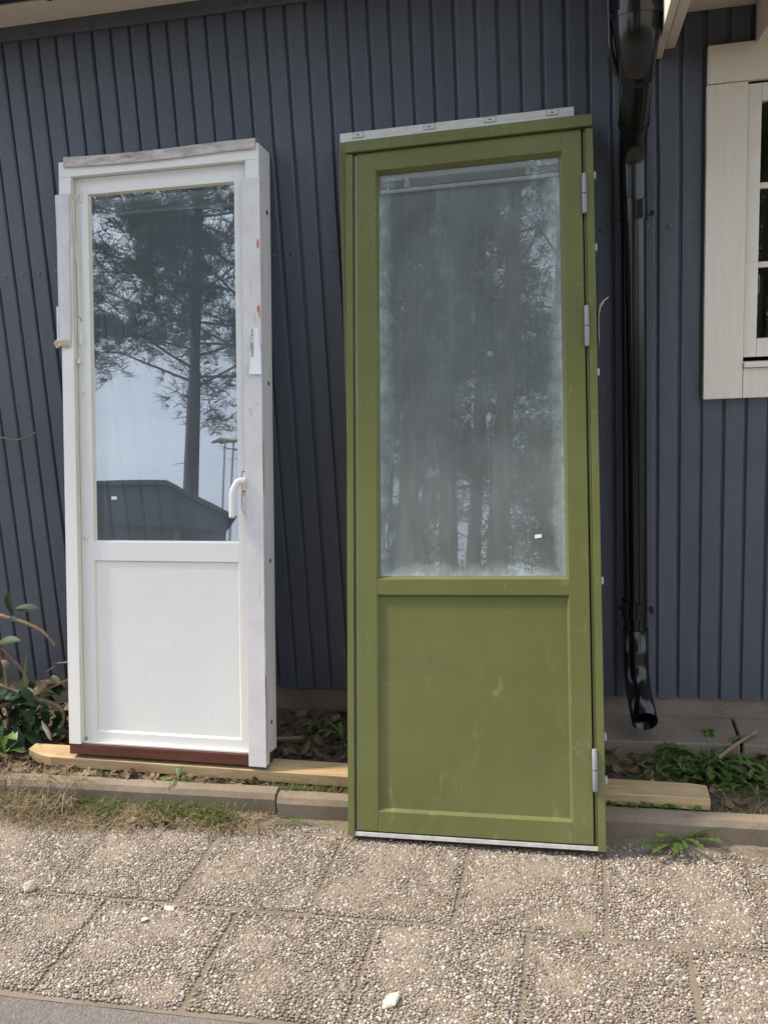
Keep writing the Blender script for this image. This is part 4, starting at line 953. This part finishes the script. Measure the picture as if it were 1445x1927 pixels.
chip('pale_chip', (-1.163, 2.143, .0), (.015, .009, .003), 15, 'small flat grey flake on the slabs below the joint, left of centre')
# weeds
dandelion('dandelion_plant', (.385, 2.985, .085), 19, .19, 'large dark green dandelion rosette in the soil behind the right plank end', 'dandelion weeds', 3, .45)
dandelion('dandelion_plant', (.255, 2.634, .006), 17, .15, 'straggly dandelion growing from the joint at the foot of the kerb, right', 'dandelion weeds', 9, .62)
dandelion('dandelion_plant', (-.948, 2.628, .006), 8, .06, 'small dandelion at the kerb foot just left of the green door', 'dandelion weeds', 14, .5)
dandelion('dandelion_plant', (-1.385, 2.715, .072), 8, .085, 'bright dandelion between kerb and plank below the white door', 'dandelion weeds', 17, .6, 'herb')
dandelion('dandelion_plant', (-.875, 3.01, .10), 7, .12, 'young upright weed in the soil between the two doors', 'dandelion weeds', 23, 1.0, 'herb')
dandelion('dandelion_plant', (-.97, 3.06, .10), 6, .13, 'drooping dark weed under the wall between the two doors', 'dandelion weeds', 26, .9, 'dandelion')
dandelion('dandelion_plant', (-2.13, 2.83, .09), 8, .17, 'serrated bright green weed in front of the shrub at the left edge', 'dandelion weeds', 31, .8, 'herb')
dandelion('dandelion_plant', (-1.165, 2.618, .005), 5, .03, 'tiny seedling at the kerb foot near the kerb joint', 'dandelion weeds', 33, .5, 'grass')
def herb(loc, n, s_, label, seed, k_=1.):
    r2 = random.Random(seed); root = empty('herb_cushion', loc); tag(root, label, 'weed', 'low green herbs on the kerb edge'); mm = MB()
    for _ in range(n):
        a = r2.uniform(0, 6.28); rr = abs(r2.gauss(0, s_)); b = (rr*math.cos(a)*1.8, rr*math.sin(a)*.35, r2.uniform(0, .02)); leaf_strip(mm, b, (math.cos(a), math.sin(a), .5), (0, 0, 1), r2.uniform(.010, .020)*k_, .010*k_, .6, 0, 4, .1, r2.random())
    mm.build('foliage', 'herb', root, True); return root
herb((.205, 2.708, .072), 150, .024, 'leafy bright green cushion between plank and kerb on the right', 4)
herb((.125, 2.706, .072), 60, .020, 'thin patch of tiny herbs on the kerb edge, left of the green cushion', 5)
herb((.045, 2.704, .070), 55, .018, 'small green herb against the green door frame on the kerb edge', 6)
herb((.285, 2.706, .070), 40, .018, 'sparse tiny herbs on the kerb edge near the plank end', 7)
herb((-.03, 2.172, -.004), 14, .006, 'speck of moss in the slab joint in front of the green door', 8, .5)
mm = MB(); r_ = random.Random(77)
for _ in range(620):
    x = r_.gauss(.40, .12); y = min(3.03, r_.gauss(2.93, .055)); a = r_.uniform(0, 6.28); L_ = r_.uniform(.015, .05)
    leaf_strip(mm, (x, y, soil_z(x, y)+r_.uniform(0, .025)), (math.cos(a), math.sin(a), r_.uniform(-.1, .9)), (0, 0, 1), L_, L_*r_.uniform(.14, .4), r_.uniform(.2, 1.1), 0, 4, .12, _)
tag(mm.build('weed_foliage', 'dandelion', None, True), 'mat of low dark green weeds behind the right end of the plank', 'weeds', kind='stuff')
# sticks
def stick(pts, rad, label, name='dry_stick'):
    o0 = Vector(pts[0]); o = MB().tube([tuple(Vector(p)-o0) for p in arc(pts, 5)], rad, 9).build(name, 'twig', None, True); o.location = o0; tag(o, label, 'stick'); return o
stick([(.405, 2.945, .135), (.47, 3.02, .150), (.548, 3.10, .163)], .0062, 'straight dry stick poking out of the large dandelion')
stick([(-1.14, 2.95, .128), (-1.08, 2.965, .132), (-1.015, 2.98, .128)], .0075, 'short pale dry stick on the soil beside the white door')
stick([(-2.30, 3.21, 1.245), (-2.227, 3.2, 1.230), (-2.148, 3.19, 1.217), (-2.10, 3.2, 1.226), (-2.063, 3.2, 1.247)], .0032, 'thin bare twig reaching in front of the wall at the left edge')

# ------------------------------------------------------------------ evergreen shrub, bottom left
shr = empty('evergreen_shrub', (-2.15, 2.97, .10)); tag(shr, 'dark evergreen shrub with bare brown branches beside the white door', 'shrub')
SO = Vector((-2.15, 2.97, .10))
def S(p): return tuple(Vector(p)-SO)
for k, (pts, rad) in enumerate((([(-2.30, 2.98, .60), (-2.178, 2.98, .578), (-2.146, 2.98, .568), (-2.07, 2.98, .55), (-1.997, 2.98, .513), (-1.96, 2.98, .461)], [.010, .0065]),
        ([(-2.26, 2.90, .345), (-2.177, 2.92, .324), (-2.07, 2.92, .285)], [.008, .006]), ([(-2.2, 2.93, .231), (-2.07, 2.95, .264), (-1.985, 2.98, .305), (-1.88, 3.0, .335)], [.0085, .006]),
        ([(-2.07, 2.96, .262), (-1.965, 2.97, .22), (-1.955, 2.97, .177), (-1.989, 2.97, .10)], [.009, .0055]), ([(-2.19, 2.98, .45), (-2.168, 2.98, .425), (-2.11, 2.98, .358), (-2.098, 2.98, .31)], [.007, .007]),
        ([(-2.23, 3.0, .09), (-2.19, 3.0, .30), (-2.24, 2.99, .60)], [.010, .007]), ([(-2.15, 3.0, .09), (-2.14, 2.99, .25), (-2.09, 2.97, .28)], [.008, .006]), ([(-2.06, 2.93, .16), (-2.02, 2.93, .22)], [.004, .003]))):
    pp = arc([S(p) for p in pts], 5) if len(pts) > 2 else [Vector(S(p)) for p in pts]
    MB().tube(pp, [rad[0]+(rad[1]-rad[0])*i/(len(pp)-1) for i in range(len(pp))], 9).build('branch', 'twig', shr, True)
r_ = random.Random(31)
lv = [(-2.085, 2.95, .615, .095, (1, 0, .05)), (-2.106, 2.95, .600, .09, (.1, -.2, 1)), (-2.16, 2.95, .640, .10, (-.6, -.4, .4)), (-2.12, 2.95, .575, .05, (.8, -.3, .2)), (-2.19, 2.95, .47, .11, (1, -.1, .35)), (-2.19, 2.94, .44, .10, (.3, -.5, -1)),
      (-2.20, 2.93, .25, .10, (.5, -.3, .5)), (-2.15, 2.93, .27, .09, (.9, -.4, .6)), (-2.10, 2.93, .295, .07, (1, -.2, .1)), (-2.06, 2.94, .20, .09, (.9, -.3, .5)), (-2.05, 2.93, .17, .08, (.6, -.6, .1)), (-2.18, 2.90, .16, .12, (.5, -.7, -.6)), (-2.12, 2.90, .17, .13, (.3, -.6, -.8)), (-2.09, 2.92, .15, .10, (.8, -.4, -.5)), (-2.2, 2.92, .24, .1, (.1, -.6, -.5))]
for _ in range(80): lv.append((r_.uniform(-2.36, -1.97), r_.uniform(2.90, 3.05), r_.uniform(.10, .32), r_.uniform(.05, .10), (r_.uniform(-1, 1), r_.uniform(-1, .2), r_.uniform(-.6, .7))))
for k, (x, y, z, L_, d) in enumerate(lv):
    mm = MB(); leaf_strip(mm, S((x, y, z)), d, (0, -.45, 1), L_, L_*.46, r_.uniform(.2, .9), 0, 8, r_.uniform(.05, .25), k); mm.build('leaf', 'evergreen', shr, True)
for k, (x, y, z) in enumerate(((-2.043, 2.98, .304), (-1.996, 2.98, .316), (-1.995, 2.98, .369), (-1.948, 2.99, .388), (-2.107, 2.93, .175), (-2.186, 2.93, .183), (-2.17, 2.95, .40), (-2.02, 2.97, .30))):
    mm = MB(); dead_leaf(mm, S((x, y, z)), r_.uniform(.045, .075), r_, k % 2); mm.build('withered_leaf', 'litter', shr, True)
for k, (x, y) in enumerate(((-2.155, 2.86), (-2.19, 2.87), (-2.12, 2.95))):
    mm = MB(); leaf_strip(mm, S((x, y, .09)), (.08*k-.05, -.05, 1), (0, -1, .1), .24+.05*k, .016, .25, 0, 8, .2, k); mm.build('iris_leaf', 'herb', shr, True)

# ------------------------------------------------------------------ what the panes mirror: pines, shed, lamps
def pine_meshes(seed, h, base, spread, n_br, leafy=False):
    r2 = random.Random(seed); tb = MB(); cr = MB()
    lean = (r2.uniform(-.03, .03), r2.uniform(-.03, .03)); pts = []; rad = []
    for i in range(13):
        t = i/12; pts.append((lean[0]*h*t+.10*math.sin(t*5+seed), lean[1]*h*t+.08*math.sin(t*4+seed*2), h*t)); rad.append(1.0*(1-t)**.7+.03)
    R0 = .19 if not leafy else .07
    tb.tube(pts, [R0*q for q in rad], 10)
    def at(z):
        t = max(0, min(1, z/h))*12; i = min(11, int(t)); return Vector(pts[i]).lerp(Vector(pts[i+1]), t-i)
    tufts = []
    for k in range(n_br):
        t = (k+.5)/n_br; z = base+(h*.98-base)*t**1.15; a = k*2.4+r2.uniform(-.5, .5); L_ = spread*(1.0-.80*t**1.5)*r2.uniform(.6, 1.15)
        b0 = at(z); el = r2.uniform(-.15, .35)+.35*t; d = Vector((math.cos(a)*math.cos(el), math.sin(a)*math.cos(el), math.sin(el)))
        p1 = b0+d*L_*.5+Vector((0, 0, .04*L_)); p2 = b0+d*L_+Vector((0, 0, -.10*L_))
        tb.tube([b0, p1, p2], [.035*(1-t*.6), .02, .006], 5)
        for c_ in range(3+int(L_*2.6)):
            s_ = r2.uniform(.25, 1.0)**.7; q = b0.lerp(p1, s_*2) if s_ < .5 else p1.lerp(p2, min(1, s_*2-1))
            cc = q+Vector((r2.gauss(0, .5), r2.gauss(0, .5), r2.gauss(.05, .22)))*(.35+.5*s_*min(1, L_/2.5))
            tb.tube([q, cc], [.011, .004], 3, False)
            for j in range(11):
                off = Vector((r2.gauss(0, .27), r2.gauss(0, .27), r2.gauss(0, .10)))
                tufts.append((cc+off, (d*.6+off*2.2+Vector((0, 0, .35))).normalized()))
    if not leafy:       # dead twigs on the bare trunk
        for k in range(10):
            z = r2.uniform(.25*base, base); a = r2.uniform(0, 6.28); b0 = at(z); e_ = b0+Vector((math.cos(a), math.sin(a), r2.uniform(-.3, .2)))*r2.uniform(.4, 1.3); tb.tube([b0, e_], [.016, .004], 4)
    for (p, d) in tufts:
        for b in range(11 if not leafy else 7):
            v = (d*.9+Vector((r2.gauss(0, .75), r2.gauss(0, .75), r2.gauss(0, .6)))).normalized(); L_ = r2.uniform(.16, .30) if not leafy else r2.uniform(.05, .10); s_ = v.orthogonal().normalized()
            o_ = p+Vector((r2.gauss(0, .10), r2.gauss(0, .10), r2.gauss(0, .08))) if leafy else p+v*.02
            wd = .015 if not leafy else .03; k = len(cr.v); cr.v += [tuple(o_-s_*wd*.5), tuple(o_+s_*wd*.5), tuple(o_+v*L_+s_*wd*.3), tuple(o_+v*L_-s_*wd*.3)]; cr.f.append((k, k+1, k+2, k+3))
    return tb.mesh('trunk', True), cr.mesh('crown')
kinds = [pine_meshes(2, 16., 6.1, 4.8, 50), pine_meshes(5, 17., 6.5, 2.8, 38), pine_meshes(9, 15., 3.2, 2.6, 46), pine_meshes(14, 6.5, 1.2, 1.5, 30, True), pine_meshes(21, 15.5, 5.2, 2.1, 20), pine_meshes(33, 16., 7.2, 2.4, 22)]
def tree(kind, x, y, rz, s_, label, group, name='pine_tree', tk=1.):
    root = empty(name, (x, y, -.02)); root.rotation_euler.z = rz; root.scale = (s_, s_, s_); tag(root, label, 'tree', group)
    t, c = kinds[kind]; to = link('trunk', t, 'bark', root); to.scale = (1, 1, 1); link('crown', c, 'birchleaf' if kind == 3 else 'needle', root)
def pol(o, az, d): return o[0]-d*math.sin(R(az)), o[1]-d*math.cos(R(az))
wo = (-1.42, 2.85); go = (-.36, 2.85)
tree(0, *pol(wo, 26.7, 17.5), .6, 1.0, 'tall pine with bare trunk mirrored in the white door glass', 'mirrored pines')
tree(1, *pol(wo, 22.3, 15.), 2., .95, 'pine mirrored at the right edge of the white door glass', 'mirrored pines')
fl = 'pine of the wood mirrored in the dirty glass of the green door'
for k, (az, d, kd, s_) in enumerate(((10.7, 12.0, 4, 1.0), (9.4, 16, 5, 1.1), (7.0, 10.5, 5, 1.0), (14.0, 11, 4, 1.0), (16.6, 14, 5, 1.1), (4.2, 13, 4, 1.05), (13.0, 27, 2, .95), (2.6, 25, 2, 1.0), (-9., 14, 2, 1.0), (-13., 11, 2, .9), (-6., 18, 2, 1.2))):
    tree(kd, *pol(go, az, d), k*1.9, s_, fl if az > 0 else 'unseen pine behind the viewer, added to darken the panes of the house window', 'wood mirrored in the green door' if az > 0 else 'pines added to darken the house window')  # negative azimuths: unseen pines added for dark panes and less light from the right
tree(3, *pol(go, 3.0, 11.), 0, .95, 'light green young birch mirrored at the right of the green door glass', 'mirrored birches', 'birch_tree')
tree(3, *pol((.5, 3.2), -10, 8.), 2, .8, 'unseen young birch behind the viewer, added to darken the house window', 'mirrored birches', 'birch_tree')  # birch added out of view for a darker window reflection
tree(3, *pol(go, 15.0, 14.5), 1, .9, 'light green young birch mirrored low at the left of the green door glass', 'mirrored birches', 'birch_tree')
# shed with an uneven gable
sx, sy = pol((-1.45, 2.85), 28.5, 11.); shd = empty('garden_shed', (sx, sy, 0)); shd.rotation_euler.z = math.atan2(-.4776, .8788); tag(shd, 'dark shed with shallow roof mirrored low in the white door glass', 'shed')
prof = [(.95, 0), (.95, 2.40), (0, 2.83), (-3.2, 2.58), (-3.2, 0)]
m = MB(); m.v = [(x, -0., z) for x, z in prof]+[(x, -4., z) for x, z in prof]; q = len(prof); m.f = [tuple(range(q)), tuple(reversed(range(q, 2*q)))]+[(k, q+k, q+(k+1) % q, (k+1) % q) for k in range(q)]; m.build('wall', 'shed', shd)
m = MB(); rp_ = [(1.06, 2.37), (0, 2.85), (-3.35, 2.59), (-3.35, 2.66), (0, 2.92), (1.09, 2.43)]; m.v = [(x, .12, z) for x, z in rp_]+[(x, -4.1, z) for x, z in rp_]; q = len(rp_)
m.f = [(0, 1, 4, 5), (1, 2, 3, 4), (11, 10, 7, 6), (10, 9, 8, 7)]+[(k, q+k, q+(k+1) % q, (k+1) % q) for k in range(q)]; m.build('roof', 'shedroof', shd)
bbox('door_post', (.16, .02, 0), (.28, .08, 2.32), 'found', shd, .004)
bbox('fascia', (-3.2, .125, 2.20), (.80, .14, 2.28), 'shed', shd, .003)
for k, az in enumerate((24.9, 24.35)):
    lx, ly = pol((-1.2, 2.85), az, 40.); lp = empty('street_lamp', (lx, ly, 0)); tag(lp, ['left of two thin street lamps mirrored beside the pine trunk', 'right of two thin street lamps mirrored beside the pine trunk'][k], 'street lamp', 'mirrored street lamps')
    MB().tube([(0, 0, 0), (0, 0, 9.8)], [.09, .05], 8).build('pole', 'alu', lp, True); MB().tube([(-.7, 0, 9.75), (-.2, 0, 9.9), (.5, 0, 9.8)], [.08, .16, .06], 10).build('lamp_head', 'alu', lp, True)
print('objects', len(bpy.data.objects), 'tris', sum(len(m.polygons) for m in bpy.data.meshes))
